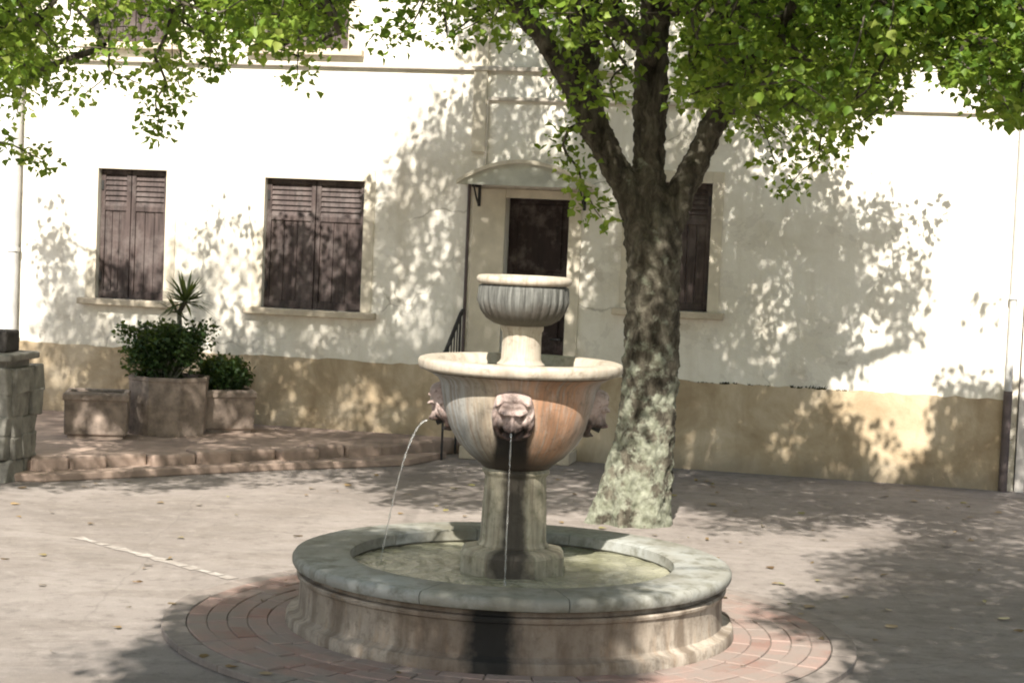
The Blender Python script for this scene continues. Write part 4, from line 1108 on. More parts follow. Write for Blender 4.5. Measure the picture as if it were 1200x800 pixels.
 "366,639,588 604,627,539 446,1121,472 439,929,483 764,557,567 295,889,416 295,822,320 422,875,714 587,873,708 429,988,459 323,436,660 682,580,645 413,910,381 135,859,520 240,387,593 460,1088,468 328,939,455 645,418,610 333,865,295 716,596,569 693,404,590 579,1019,618 474,855,724 274,567,445 354,956,579 544,1154,439 168,668,451 350,856,300 313,686,285 191,674,363 228,332,444 305,864,422 639,683,590 325,711,645 188,406,529 280,386,569 379,777,692 381,762,595 454,987,541 283,405,523 288,572,559 210,395,604 446,941,328 563,1032,577 696,1017,369 421,879,442 195,368,397 459,837,597 645,822,590 568,743,466 402,666,349 668,701,430 531,409,676 370,809,273 417,971,588 499,851,693 440,822,619 332,909,456 298,782,457 193,577,323 343,690,401 243,676,493 234,650,466 346,858,489 337,458,398 577,342,587 238,686,625 614,519,467 647,307,379 187,684,352 398,744,584 222,687,558 632,440,560 676,922,629 242,776,443 365,775,293 324,803,471 282,481,605 743,421,402 502,739,716 356,889,615 205,501,449 398,649,633 549,448,451 327,848,617 344,611,677 224,414,628 630,525,345 495,956,539 452,528,639 483,906,510 167,517,484 456,476,341 602,505,348 274,653,527 421,606,450 322,667,512 512,643,304 348,767,441 280,844,321 344,609,714 272,334,610 233,498,566 477,1064,498 745,1054,560 469,631,277 599,1071,439 539,414,460 404,843,369 315,321,422 460,457,538 192,353,615 297,890,321 354,867,569 265,501,364 288,352,608 718,378,533 362,871,398 328,788,370 255,746,436 546,871,487 754,525,553 685,482,477 622,472,652 213,687,421 236,352,627 606,913,486 272,360,491 433,665,312 542,464,615 389,858,278 644,530,432 514,210,558 232,732,460 471,815,408 399,762,668 450,687,547 653,815,515 766,392,384 308,939,312 266,612,445 348,861,333 320,487,561 283,355,580 321,540,576 296,457,700 683,628,473 129,557,503 300,616,679 182,696,532 502,738,513 335,444,674 644,699,528 376,471,592 610,724,331 368,587,669 514,1054,431 796,837,589 672,408,637 268,827,407 138,463,553 304,736,336 457,578,394 572,318,418 324,721,308 318,666,463 176,608,581 723,775,439 379,514,721 355,385,432 599,667,285 419,1030,359 299,525,577 491,665,558 250,551,460 636,453,335 261,833,357 712,664,616 396,575,682 239,764,547 337,807,698 532,1079,523 344,480,639 342,315,439 734,839,637 776,866,408 664,313,577 389,814,276 228,677,356 309,702,645 575,1058,600 394,1020,595 192,461,525 256,715,529 664,944,379 422,839,330 366,844,654 754,691,642 309,640,410 692,478,405 391,987,426 380,685,560 184,610,404 523,1112,427 376,1052,335 307,521,512 534,825,642 149,663,384 586,253,422 316,648,404 718,1089,443 233,538,686 417,414,350 790,715,613 581,900,700 651,415,648 267,522,424 253,681,390 236,640,359 508,513,639 381,891,568 634,629,443 275,569,667 251,415,424 184,742,455 646,275,491 471,851,313 313,588,428 387,643,595 440,697,578 231,380,541 334,607,449 675,701,600 186,644,540 485,1024,554 278,491,407 283,567,461 207,731,339 757,361,549 358,697,618 407,953,480 655,756,585 527,699,450 253,294,396 185,528,662 363,175,552 125,473,489 164,476,353 643,739,531 220,603,618 579,276,406 172,535,668 526,401,573 133,382,495 654,493,436 467,1006,636 169,367,565 180,524,536 607,683,385 452,381,465 398,553,552 236,748,429 473,786,326 110,440,543 744,403,624 308,557,530 299,764,318 366,962,356 704,1117,476 602,466,520 232,369,617 278,699,480 268,794,532 261,470,479 447,884,701 396,296,524 645,1094,435 477,453,355 681,313,413 431,1073,430 295,509,406 336,922,518 157,577,514 711,633,324 433,432,625 478,952,605 210,572,321 337,596,540 329,789,586 261,478,442 439,893,650 491,1066,334 325,536,479 259,330,619 205,627,647 180,560,641 249,537,638 667,321,520 211,612,394 526,464,548 764,509,348 499,1061,390 485,661,652 444,818,654 568,423,675 400,1010,326 420,638,685 317,826,325 582,836,671 190,628,347 759,786,524 664,1074,525 136,569,440 588,1203,510 362,805,302 317,512,448 168,546,471 293,750,517 276,468,625 220,582,436 425,846,687 781,974,412 555,251,542 507,1097,481 221,529,443 251,284,610 656,519,482 399,621,413 278,429,592 795,1068,534 131,600,449 708,403,596 703,858,491 634,933,359 306,801,439 252,603,386 687,567,516 505,496,480 216,399,594 190,723,392 569,1192,465 145,639,528 445,477,285 190,445,586 676,997,542 370,543,617 214,356,549 226,617,336 189,377,481 308,629,355 169,510,395 345,879,673 232,621,445 167,589,446 202,699,412 528,335,351 455,1024,336 447,423,530 713,315,530 630,494,403 458,1052,449 513,1024,505 717,871,545 398,809,357 425,250,441 380,1069,489 266,762,311 766,1021,430 133,495,624 162,583,409 448,850,599 468,573,564 173,471,410 516,670,724 495,1034,387 765,840,406 258,458,340 692,434,373 195,729,389 739,508,453 387,1037,514 424,877,491 351,634,717 389,1010,573 796,575,388 396,825,365 476,510,657 193,856,378 205,668,458 544,744,541 162,493,650 387,685,489 748,992,525 140,420,478 233,549,360 324,253,419 133,440,631 497,985,626 348,886,396 444,1004,470 288,575,629 369,794,467 708,545,645 491,1007,396 166,593,346 621,871,366 150,449,549 693,767,435 272,543,674 233,560,413 393,666,341 297,607,308 751,951,365 662,1084,395 203,607,664 466,564,380 442,1026,366 651,928,518 263,543,529 607,1093,370 443,190,511 524,622,679 274,669,311 635,486,429 545,810,451 612,256,518 563,287,589 130,360,580 499,1096,375 339,791,630 573,868,513 321,885,550 298,681,344 308,514,438 772,664,552 245,560,322 514,589,606 398,674,432 378,379,483 491,924,642 323,717,529 504,296,468 160,605,347 774,1002,461 383,855,637 150,511,511 297,665,452 596,253,425 481,446,435 304,697,421 113,641,380 339,465,688 354,687,371 183,498,392 275,574,381 191,574,371 532,263,385 263,336,428 132,565,558 356,749,312 427,881,714 235,633,462 614,220,516 320,385,403 387,323,563 671,1025,653 318,733,364 362,728,357 575,846,690 384,1001,467 744,471,562 286,881,612 136,616,418 205,436,591 349,552,655 193,586,669 773,296,548 324,537,636 273,631,564 419,947,661 713,530,593 713,366,543 238,393,660 291,532,540 783,381,388 212,447,452 153,419,471 759,456,650 539,748,535 186,789,659 388,1000,580 443,977,672 573,982,390 349,784,722 795,562,387 439,730,443 442,718,356 622,1112,509 225,634,449 116,392,592 80,480,524 249,565,565 193,719,495 317,318,634 667,762,619 204,556,355 317,606,678 187,454,459 504,562,459 338,600,488 634,374,502 248,582,375 118,519,441 134,570,613 295,453,540 490,282,431 379,586,680 208,651,641 214,388,555 287,649,410 348,582,627 339,468,651 299,838,484 129,350,566 494,324,492 384,853,323 794,809,656 798,622,474 477,521,575 214,856,389 209,362,562 200,353,597 372,773,622 300,536,370 221,469,582 613,1049,611 128,879,467 303,713,514 523,969,589 444,708,647 583,561,567 277,709,367 235,643,404 447,794,608 329,797,421 636,606,434 278,357,634 430,632,392 324,797,440 228,824,441 456,910,304 306,786,599 744,344,382 684,607,677 735,349,595 469,721,615 308,411,575 701,876,685 622,997,341 366,593,540 333,926,484 330,378,529 391,978,329 766,974,398 467,187,583 200,670,471 310,653,463 373,907,314 606,1120,562 714,411,409 130,495,521 305,789,478 435,1047,356 231,492,545 301,912,458 151,460,569 175,586,490 799,769,528 294,596,428 182,556,529 623,854,394 788,502,626 612,245,391 300,701,397 780,1047,469 173,353,491 704,617,509 616,636,525 233,341,623 476,427,459 123,662,378 261,448,529 549,658,453 686,598,582 119,542,484 549,348,385 213,453,575 302,628,680 148,543,391 613,263,392 777,429,400 632,639,615 265,804,602 606,859,545 197,302,523 551,1153,484 381,318,615 127,474,470 348,648,453 158,554,668 475,196,408 694,462,321 248,670,310 303,530,409 510,927,686 589,553,687 728,938,643 467,976,372 509,623,406 387,648,558 790,757,441 423,354,577 320,533,571 228,482,509 366,871,395 163,507,625 348,298,601 261,769,304 386,1019,593 247,766,337 126,519,499 156,412,632 150,428,617 518,1027,602 271,634,426 307,405,592 165,729,341 298,542,409 785,829,662 677,1012,623 213,552,375 601,702,710 357,454,490 218,727,354 514,556,359 220,390,518 143,534,524 150,482,495 325,457,575 535,1041,569 764,748,358 237,256,460 232,724,427 209,493,590 164,488,392 369,270,449 428,241,370 519,463,391 202,559,593 165,683,371 164,395,564 180,693,366 150,690,515 249,684,437 695,641,461 522,1051,333 208,550,374 675,1084,422 443,611,522 510,786,722 165,535,383 667,822,619 772,921,634 313,650,368 269,217,443 350,606,475 343,229,477 532,851,569 598,225,397 339,212,533 723,563,384 667,486,313 209,566,443 220,735,416 279,886,395 610,532,582 236,332,578 792,324,523 534,1153,498 219,313,582 626,341,375 320,383,540 550,665,498 796,866,527 505,878,400 732,858,631 439,1005,506 577,882,361 309,583,330 535,512,532 552,921,638 623,434,416 224,666,309 665,1036,617 582,663,376 617,692,275 284,797,331 620,955,614 548,202,408 471,330,434 379,835,453 498,1136,520 579,473,412 481,946,579 433,367,668 202,528,441 177,332,545 151,417,556 241,507,603 530,988,521 748,550,515 226,459,454 383,764,373 323,973,579 505,669,698 518,277,639 430,369,362 381,245,562 277,562,359 409,241,598 616,797,701 137,608,355 674,821,611 451,226,498 159,580,385 162,635,449 158,536,363 196,520,547 516,1131,413 315,455,369 313,400,364 221,457,632 717,318,474 226,852,391 755,801,619 454,268,401 542,608,473 514,1034,511 527,460,667 336,541,551 372,415,440 203,643,662 272,755,689 379,201,456 419,290,397 232,485,320 190,268,519 353,929,598 645,1078,543 168,493,465 358,657,448 391,1041,586 278,926,539 712,459,517 117,725,612 183,569,617 503,1112,428 676,762,711 336,368,473 482,562,730 540,715,733 244,631,464 459,428,644 545,441,394 794,735,614 271,245,557 798,802,450 630,954,438 359,687,387 788,471,580 118,544,459 645,945,398 649,393,433 621,896,457 393,615,616 553,248,502 767,533,455 672,233,471 542,434,355 105,598,384 370,734,351 336,637,341 539,1092,549 320,415,328 798,780,667 773,399,388 121,600,458 125,360,514 799,520,463 445,819,502 317,546,435 563,619,399 770,559,670 168,617,361 323,585,381 569,374,337 135,481,486 715,1056,602 428,928,576 325,299,383 132,453,433 671,1121,569 352,620,428 134,446,436 258,857,487 136,709,366 178,440,363 733,932,449 662,1023,651 379,394,397 511,184,485 799,439,576 483,247,401 144,871,566 145,553,347 274,868,479 364,258,398 409,195,412 304,566,356 164,805,406 312,219,424 367,706,348 182,706,524 768,848,666 776,1028,587 211,546,343 121,390,529 262,281,451 95,508,547 617,1183,536 178,341,397 487,848,646 260,968,385 728,309,445 152,379,383 133,359,518 215,748,354 705,847,329 135,477,402 113,399,547 774,1025,569 131,707,366 260,957,572 297,188,513 487,269,363 362,247,383 457,525,348 325,1013,547 137,651,340 792,576,587 313,907,535 139,515,363 771,1062,506 154,596,332 691,1100,469 137,464,422 280,895,582 182,895,588 129,806,613 594,1146,592 268,971,489 442,935,301 128,423,481 215,722,575 462,241,366 336,518,532 202,839,602 102,386,449 373,757,302 726,306,422 277,943,583 788,292,489 135,822,618 782,539,667 622,178,486 406,699,527 183,332,391 159,609,486 123,611,450 794,472,579 703,252,439 200,529,357 182,464,420 145,890,567 300,419,528 96,525,461 492,167,461 165,849,544 346,1011,634 669,226,423 215,244,454 220,935,589 199,894,548 196,791,488 799,738,667 794,360,526 320,957,626 193,581,510 645,1148,570 278,743,631 330,1048,452 524,987,639 466,985,329 107,609,382 354,270,364 296,241,398 151,846,641 502,225,377 320,953,670 296,965,568 780,296,445 797,419,504 641,242,393 60,832,586 217,340,372",
]
SMALL = [
 "-176,1276,386 214,1239,360 125,1181,305 279,1314,362 182,1536,365 264,1379,427 117,1089,336 155,1164,346 232,1419,360 151,1246,367 110,1270,368 262,1175,376 232,1250,395 -160,1276,356 204,1106,304 179,1381,323 162,1227,395 -129,1192,365 -42,1203,366 17,1076,352 110,1193,342 386,1327,308 221,1278,357 335,1194,351 306,1200,367 230,1550,432 15,1609,439 -173,1510,397 387,1343,352 239,1405,364 174,1474,346 345,1352,315 -34,1210,377 181,1257,308 159,1151,329 76,1491,369 257,1149,325 -136,1154,375 96,1077,369 225,1267,380 147,1297,316 239,1158,330 -143,1061,352 154,1151,334 -193,1414,415 342,1216,314 181,1364,349 236,1539,372 331,1276,323 241,1326,349 233,1210,392 221,1332,378 259,1343,397 159,1098,361 193,1182,312 29,1065,333 218,1448,315 368,1277,402 -240,1552,424 130,1080,373 162,1135,294 197,1489,399 230,1488,440 71,1462,359 247,1590,417 -134,1317,368 297,1096,325 251,1262,336 79,1559,383 42,1321,324 207,1611,303 -16,1238,364 195,1244,323 -149,1408,377 179,1201,373 262,1292,363 124,1357,404 157,1362,372 150,1314,412 -27,1325,374 175,1561,340 129,1182,392 -66,1354,394 122,1201,326 -5,1263,360 251,1088,369 164,1341,397 224,1319,299 -140,1167,362 250,1263,394 177,1156,338 200,1503,296 170,1182,324 165,1240,382 57,1413,379 194,1557,450 286,1108,357 135,1219,383 77,1568,435 122,1439,320 288,1455,380 145,1335,347 123,1435,390 245,1537,360 134,1527,420 358,1271,405 127,1320,411 130,1249,339 227,1363,332 318,1241,394 148,1528,438 340,1220,386 214,1163,376 179,1221,386 120,1287,372 254,1487,410 49,1178,358 -165,1432,399 146,1532,437 -167,1307,345 -161,1492,418 -44,1100,347 139,1596,386 184,1317,406 210,1294,374 173,1213,339 183,1505,423 129,1534,367 216,1167,324 106,1221,326 179,1239,386 249,1138,374 299,1399,417 253,1558,333 178,1574,457 201,1576,334 -209,1403,358 199,1607,425 49,1067,351 -194,1340,389 218,1439,273 249,1264,333 133,1070,376 175,1323,339 -26,1411,389 32,1455,363 192,1282,372 41,1054,347 201,1090,351 165,1231,338 207,1447,421 325,1226,384 287,1170,400 8,1310,407 161,1213,340 169,1122,358 204,1626,361 63,1410,382 191,1545,359 312,1413,415 316,1240,368 236,1418,287 -63,1433,375 190,1186,396 330,1145,340 236,1279,347 207,1507,380 131,1174,333 138,1471,349 -224,1575,392 270,1126,350 317,1142,383 105,1276,374 154,1126,329 -152,1104,358 311,1075,369 255,1169,386 221,1152,328 156,1445,373 265,1263,344 236,1358,425 306,1481,356 170,1117,316 191,1266,385 67,1404,376 169,1343,366 35,1233,359 211,1261,303 302,1089,351 246,1181,372 -144,1417,397 24,1569,446 196,1502,430 302,1540,354 -11,1445,357 211,1274,413 122,1456,413 242,1374,327 242,1125,347 130,1357,387 130,1110,352 236,1181,331 193,1492,315 130,1121,326 186,1291,343 210,1216,330 64,1562,426 138,1098,300 174,1521,338 157,1353,349 201,1113,381 -137,1152,323 248,1254,354 202,1359,335 173,1392,320 -182,1494,413 33,1143,360 202,1236,333 42,1278,363 5,1228,393 48,1542,353 157,1281,365 211,1604,381 195,1614,397 2,1104,359 -153,1271,365 213,1534,353 215,1147,315 351,1251,355 -116,1071,330 250,1408,417 269,1611,327 -136,1279,351 213,1610,360 163,1071,350 346,1281,419 239,1617,422 173,1356,311 -177,1312,369 250,1608,402 200,1133,350 -20,1201,343 240,1290,377 367,1315,369 250,1575,454 101,1135,359 187,1116,356 188,1374,337 316,1081,290 141,1152,311 244,1330,351 36,1526,397 -163,1404,414 221,1476,364 -210,1460,376 130,1146,365 150,1149,385 -71,1136,376 322,1149,355 122,1190,358 67,1373,396 141,1616,418 166,1335,364 113,1209,369 149,1338,398 352,1317,390 154,1411,368 338,1195,392 31,1407,403 -148,1384,369 154,1190,395 200,1529,391 191,1606,323 4,1061,331 328,1176,334 171,1098,344 251,1183,379 207,1445,382 188,1266,361 210,1288,327 159,1151,346 305,1239,364 267,1132,332 229,1263,351 162,1570,414 127,1068,327 217,1340,373 246,1153,367 175,1464,396 168,1099,345 115,1056,351 197,1494,342 168,1467,377 -71,1111,345 -4,1204,375 245,1291,318 217,1074,349 255,1052,312 205,1174,312 252,1072,332 154,1313,316 355,1367,340 134,1434,361 134,1278,402 174,1446,372 215,1521,315 -8,1498,404 -212,1491,391 -153,1400,408 254,1198,365 193,1488,444 186,1167,292 -197,1424,345 196,1177,366 154,1077,302 144,1405,346 136,1619,446 202,1211,311 261,1232,409 -136,1085,347 366,1339,324 384,1348,310 183,1179,356 247,1429,399 314,1094,343 295,1356,423 -250,1580,403 246,1064,315 238,1210,376 162,1267,325 -209,1407,412 240,1156,354 253,1325,360 -152,1416,391 308,1201,302 188,1352,396 210,1243,388 326,1476,378 189,1470,421 232,1115,382 238,1437,337 -24,1572,427 186,1185,343 211,1592,428 236,1211,374 116,1221,307 -135,1196,337 -168,1559,405 232,1220,333 158,1328,325 162,1177,365 171,1328,398 221,1148,347 -236,1424,359 273,1452,416 187,1086,309 -213,1521,401 215,1338,324 305,1233,384 260,1255,378 305,1489,396 224,1395,414 145,1105,360 -152,1287,384 -84,1265,384 216,1429,337 25,1251,396 224,1396,316 286,1464,445 313,1406,399 126,1159,337 172,1166,334 341,1242,336 -10,1434,425 -151,1374,357 138,1372,352 297,1237,349 290,1379,418 293,1110,369 13,1299,384 135,1233,387 227,1184,392 -179,1228,360 132,1130,306 164,1610,394 336,1161,385 166,1203,357 163,1417,377 241,1231,326 374,1324,369 156,1456,348 342,1201,366 -177,1337,337 145,1562,399 145,1412,357 173,1409,366 207,1601,441 142,1550,387 125,1084,359 363,1580,459 174,1572,367 203,1051,347 294,1403,386 -174,1246,351 141,1325,418 167,1149,304 244,1486,443 -167,1563,430 200,1621,426 184,1178,346 227,1221,333 171,1067,291 -192,1332,385 140,1174,318 235,1399,369 255,1449,382 365,1363,325 181,1231,403 -71,1372,410 271,1152,348 197,1379,368 131,1222,379 374,1305,375 217,1240,357 314,1196,384 -180,1273,379 228,1593,317 138,1267,303 -234,1426,394 181,1279,376 288,1449,428 220,1484,348 323,1322,309 139,1244,379 82,1457,414 182,1325,331 112,1142,360 156,1108,317 58,1261,311 217,1365,300 161,1441,331 242,1440,408 276,1489,396 233,1417,364 313,1106,376 216,1483,343 255,1209,381 130,1092,381 -161,1356,365 273,1474,392 179,1211,398 143,1214,308 -172,1195,339 205,1154,373 263,1201,365 230,1234,305 131,1286,361 232,1308,392 379,1346,371 354,1327,323 294,1405,408 90,1141,385 288,1094,374 215,1358,277 -134,1102,350 214,1355,418 99,1136,345 152,1280,398 239,1389,385 -77,1492,427 245,1295,377 -200,1286,358 -9,1439,395 281,1221,396 152,1220,371 139,1348,376 202,1053,326 152,1232,292 103,1202,311 350,1192,363 249,1439,361 171,1529,303 206,1243,330 143,1558,342 -165,1392,330 218,1130,375 325,1165,364 111,1133,325 355,1213,349 203,1613,314 79,1312,343 285,1112,327 216,1352,308 52,1190,376 111,1299,374 351,1204,359 68,1138,343 235,1312,363 120,1269,342 197,1229,306 126,1329,414 313,1228,338 105,1067,372 284,1436,372 -234,1521,372 -195,1480,422 -188,1497,365 252,1163,339 324,1183,352 249,1246,356 232,1478,355 234,1609,321 -128,1176,321 361,1277,316 257,1156,382 -155,1172,381 279,1219,335 248,1514,423 256,1577,353 219,1331,331 -175,1274,349 172,1240,401 129,1588,440 -163,1223,379 232,1196,386 335,1282,358 211,1584,460 349,1293,397 160,1608,403 147,1500,415 182,1312,388 145,1331,307 218,1467,350 188,1204,328 314,1440,371 -189,1481,347 148,1197,391 234,1460,372 212,1102,347 338,1281,379 -138,1054,345 358,1394,322 122,1274,393 229,1216,394 -203,1385,380 -212,1487,356 347,1252,337 216,1521,394 -224,1411,402 35,1567,386 260,1155,363 324,1104,304 -24,1423,375 139,1346,362 146,1557,349 247,1277,337 224,1344,410 139,1263,306 354,1292,334 280,1195,371 151,1479,343 220,1473,397 385,1368,321 298,1134,302 137,1144,338 60,1433,402 175,1491,417 322,1150,331 -161,1269,379 215,1174,319 -2,1640,452 -37,1591,412 136,1503,344 151,1096,377 281,1226,332 161,1366,401 333,1308,372 259,1236,353 201,1255,404 254,1383,379 221,1567,400 392,1343,356 337,1239,353 304,1135,361 171,1384,352 253,1274,360 237,1125,335 114,1382,400 216,1422,421 114,1329,412 155,1626,360 166,1183,342 -127,1102,347 -157,1456,382 -150,1247,387 163,1537,348 -205,1335,398 334,1225,410 -131,1216,383 -21,1220,389 177,1394,340 231,1431,434 261,1191,379 210,1412,368 60,1231,298 -169,1498,412 286,1562,333 288,1122,367 223,1068,352 30,1378,370 328,1153,369 194,1117,328 187,1078,373 185,1240,305 183,1169,308 25,1188,357 204,1466,312 158,1395,399 332,1193,296 -167,1213,373 -24,1164,373 256,1225,401 329,1225,304 157,1483,387 220,1596,327 221,1138,339 189,1520,384 177,1111,278 -140,1076,319 251,1431,396 232,1222,340 -211,1340,402 177,1379,400 276,1409,409 309,1080,364 368,1295,329 -124,1077,368 236,1510,354 222,1145,381 212,1367,415 260,1459,341 136,1409,408 -50,1516,434 358,1312,349 237,1390,396 220,1187,399 243,1448,392 123,1340,372 -217,1362,359 -171,1410,367 343,1201,357 283,1097,385 17,1550,407 248,1132,362 170,1195,275 269,1577,311 346,1313,384 268,1197,342 110,1202,328 161,1250,379 -64,1212,368 -48,1133,352 254,1569,431 340,1234,343 122,1140,360 185,1191,396 244,1484,330 343,1351,347 328,1266,389 117,1372,423 275,1164,386 31,1416,373 -67,1272,366 -160,1237,383 235,1194,356 317,1227,384 -178,1304,356 244,1240,403 317,1180,330 276,1128,333 -158,1380,374 -134,1195,360 -144,1213,338 42,1368,383 286,1435,430 230,1267,404 -193,1518,428 235,1202,393 159,1522,375 264,1124,373 367,1373,412 218,1171,369 247,1052,310 257,1423,432 304,1149,314 201,1329,413 129,1519,443 -263,1533,373 199,1140,374 191,1082,327 196,1105,359 134,1179,351 -141,1093,330 218,1071,359 152,1579,347 -68,1386,374 214,1092,354 18,1633,422 -144,1157,343 38,1197,377 -172,1335,376 54,1243,339 -219,1498,357 220,1237,396 317,1245,305 352,1304,365 180,1370,317 253,1093,369 -155,1433,375 -256,1544,390 350,1220,389 152,1598,335 310,1059,307 -44,1478,378 112,1200,327 159,1515,346 364,1316,323 296,1103,391 -193,1326,372 217,1151,339 233,1175,350 336,1232,367 309,1183,384 301,1531,357 310,1241,402 213,1096,364 129,1250,319 224,1253,347 234,1303,305 270,1052,349 30,1486,428 -91,1264,332 323,1221,321 240,1178,393 36,1135,375 291,1104,332 40,1084,369 139,1439,372 -262,1583,364 133,1521,435 333,1145,347 122,1277,325 275,1158,347 31,1559,341 204,1143,375 150,1150,300 269,1466,350 198,1127,296 283,1069,326 14,1389,376 65,1506,359 271,1253,362 281,1126,382 182,1300,310 223,1271,315 277,1182,337 105,1140,327 41,1217,298 184,1336,413 22,1369,400 43,1347,412 328,1290,398 181,1531,315 163,1251,310 305,1378,395 259,1088,359 277,1060,328 -153,1307,342 325,1123,385 350,1194,378 258,1148,323 188,1251,394 330,1248,368 286,1123,379 69,1274,323 209,1194,335 310,1386,431 -171,1383,375 -203,1493,375 239,1606,437 257,1361,335 -92,1364,385 339,1175,305 -78,1268,340 272,1186,351 44,1365,381 371,1286,419 319,1113,380 166,1110,364 301,1237,364 -29,1358,364 405,1381,318 318,1133,389 365,1261,358 227,1172,339 279,1255,358 -229,1440,377 337,1310,361 -244,1517,420 243,1133,383 -250,1541,423 274,1458,319 311,1223,406 311,1103,365 -246,1492,423 375,1306,389 271,1122,377 264,1172,394 183,1286,301 309,1190,296 310,1114,354 264,1070,328 282,1129,354 132,1321,316 -79,1344,388 261,1180,345 228,1176,301 222,1304,316 383,1314,349 359,1298,389 327,1243,345 -147,1228,301 331,1306,308 289,1087,310 300,1111,336 294,1271,356 287,1105,344 315,1266,335 285,1140,380 150,1131,286 264,1173,361 205,1126,385 73,1413,376 248,1082,310 -221,1440,414 -215,1407,403 284,1239,360 10,1278,362 326,1217,403 -74,1178,337 296,1155,322 321,1146,388 294,1059,323 -206,1346,386 302,1369,421 232,1355,300 363,1269,411 -31,1543,439 348,1286,372 291,1221,374 56,1436,425 -56,1516,386 259,1144,393 220,1235,296 -225,1570,372 162,1519,329 305,1294,339 153,1624,440 278,1160,395 225,1083,383 280,1258,341 78,1393,419 314,1085,364 302,1156,395 329,1320,367 265,1080,354 44,1445,417 268,1089,326 -17,1413,414 -169,1172,323 67,1520,437 149,1584,435 46,1458,405 340,1224,362 352,1225,385 268,1114,357 -36,1213,388 -15,1556,429 198,1390,249 -161,1485,407 135,1387,312 34,1258,332 268,1150,364 342,1215,408 265,1076,308 251,1146,353 279,1059,343 337,1204,298 -41,1223,337 19,1116,361 291,1102,335 342,1218,321 -39,1150,373 113,1150,300 385,1321,336 358,1295,392 259,1072,364 40,1387,414 184,1582,315 358,1228,334 277,1486,334 287,1186,366 56,1477,374 338,1362,356 380,1319,349 306,1289,344 -251,1555,342 272,1198,356 -226,1466,356 217,1108,299 -191,1323,330 355,1298,413 314,1237,342 -40,1098,366 296,1052,355 84,1482,396 295,1218,364 360,1250,302 153,1630,328 -58,1411,351 358,1263,412 -111,1134,323 285,1160,363 313,1269,364 299,1241,395 286,1091,354 279,1153,344 357,1213,317 279,1163,393 101,1160,296 -266,1564,360 290,1113,385 265,1119,348 331,1301,310 -115,1179,333 265,1074,303 35,1146,327 338,1360,361 285,1245,373 276,1144,378 171,1259,261 92,1531,390 279,1109,385 386,1358,344 310,1276,346 282,1243,321 265,1208,365 -35,1104,365 295,1256,332 -162,1513,361 271,1063,376 379,1303,330 270,1178,360 283,1200,320 336,1341,319 373,1330,331 273,1061,289 121,1493,402 312,1163,296 271,1093,310 83,1463,406 211,1184,285 315,1181,299 74,1466,406 300,1215,310 270,1158,393 255,1094,382 222,1378,274 253,1058,373 262,1115,389 -194,1394,338 295,1269,372 298,1232,354 345,1197,324 75,1508,438 266,1208,325 28,1192,334 296,1230,323 279,1216,399 297,1114,294 342,1532,352 293,1180,326 34,1330,283 30,1330,271 38,1330,259 44,1330,246 51,1330,233 59,1330,221",
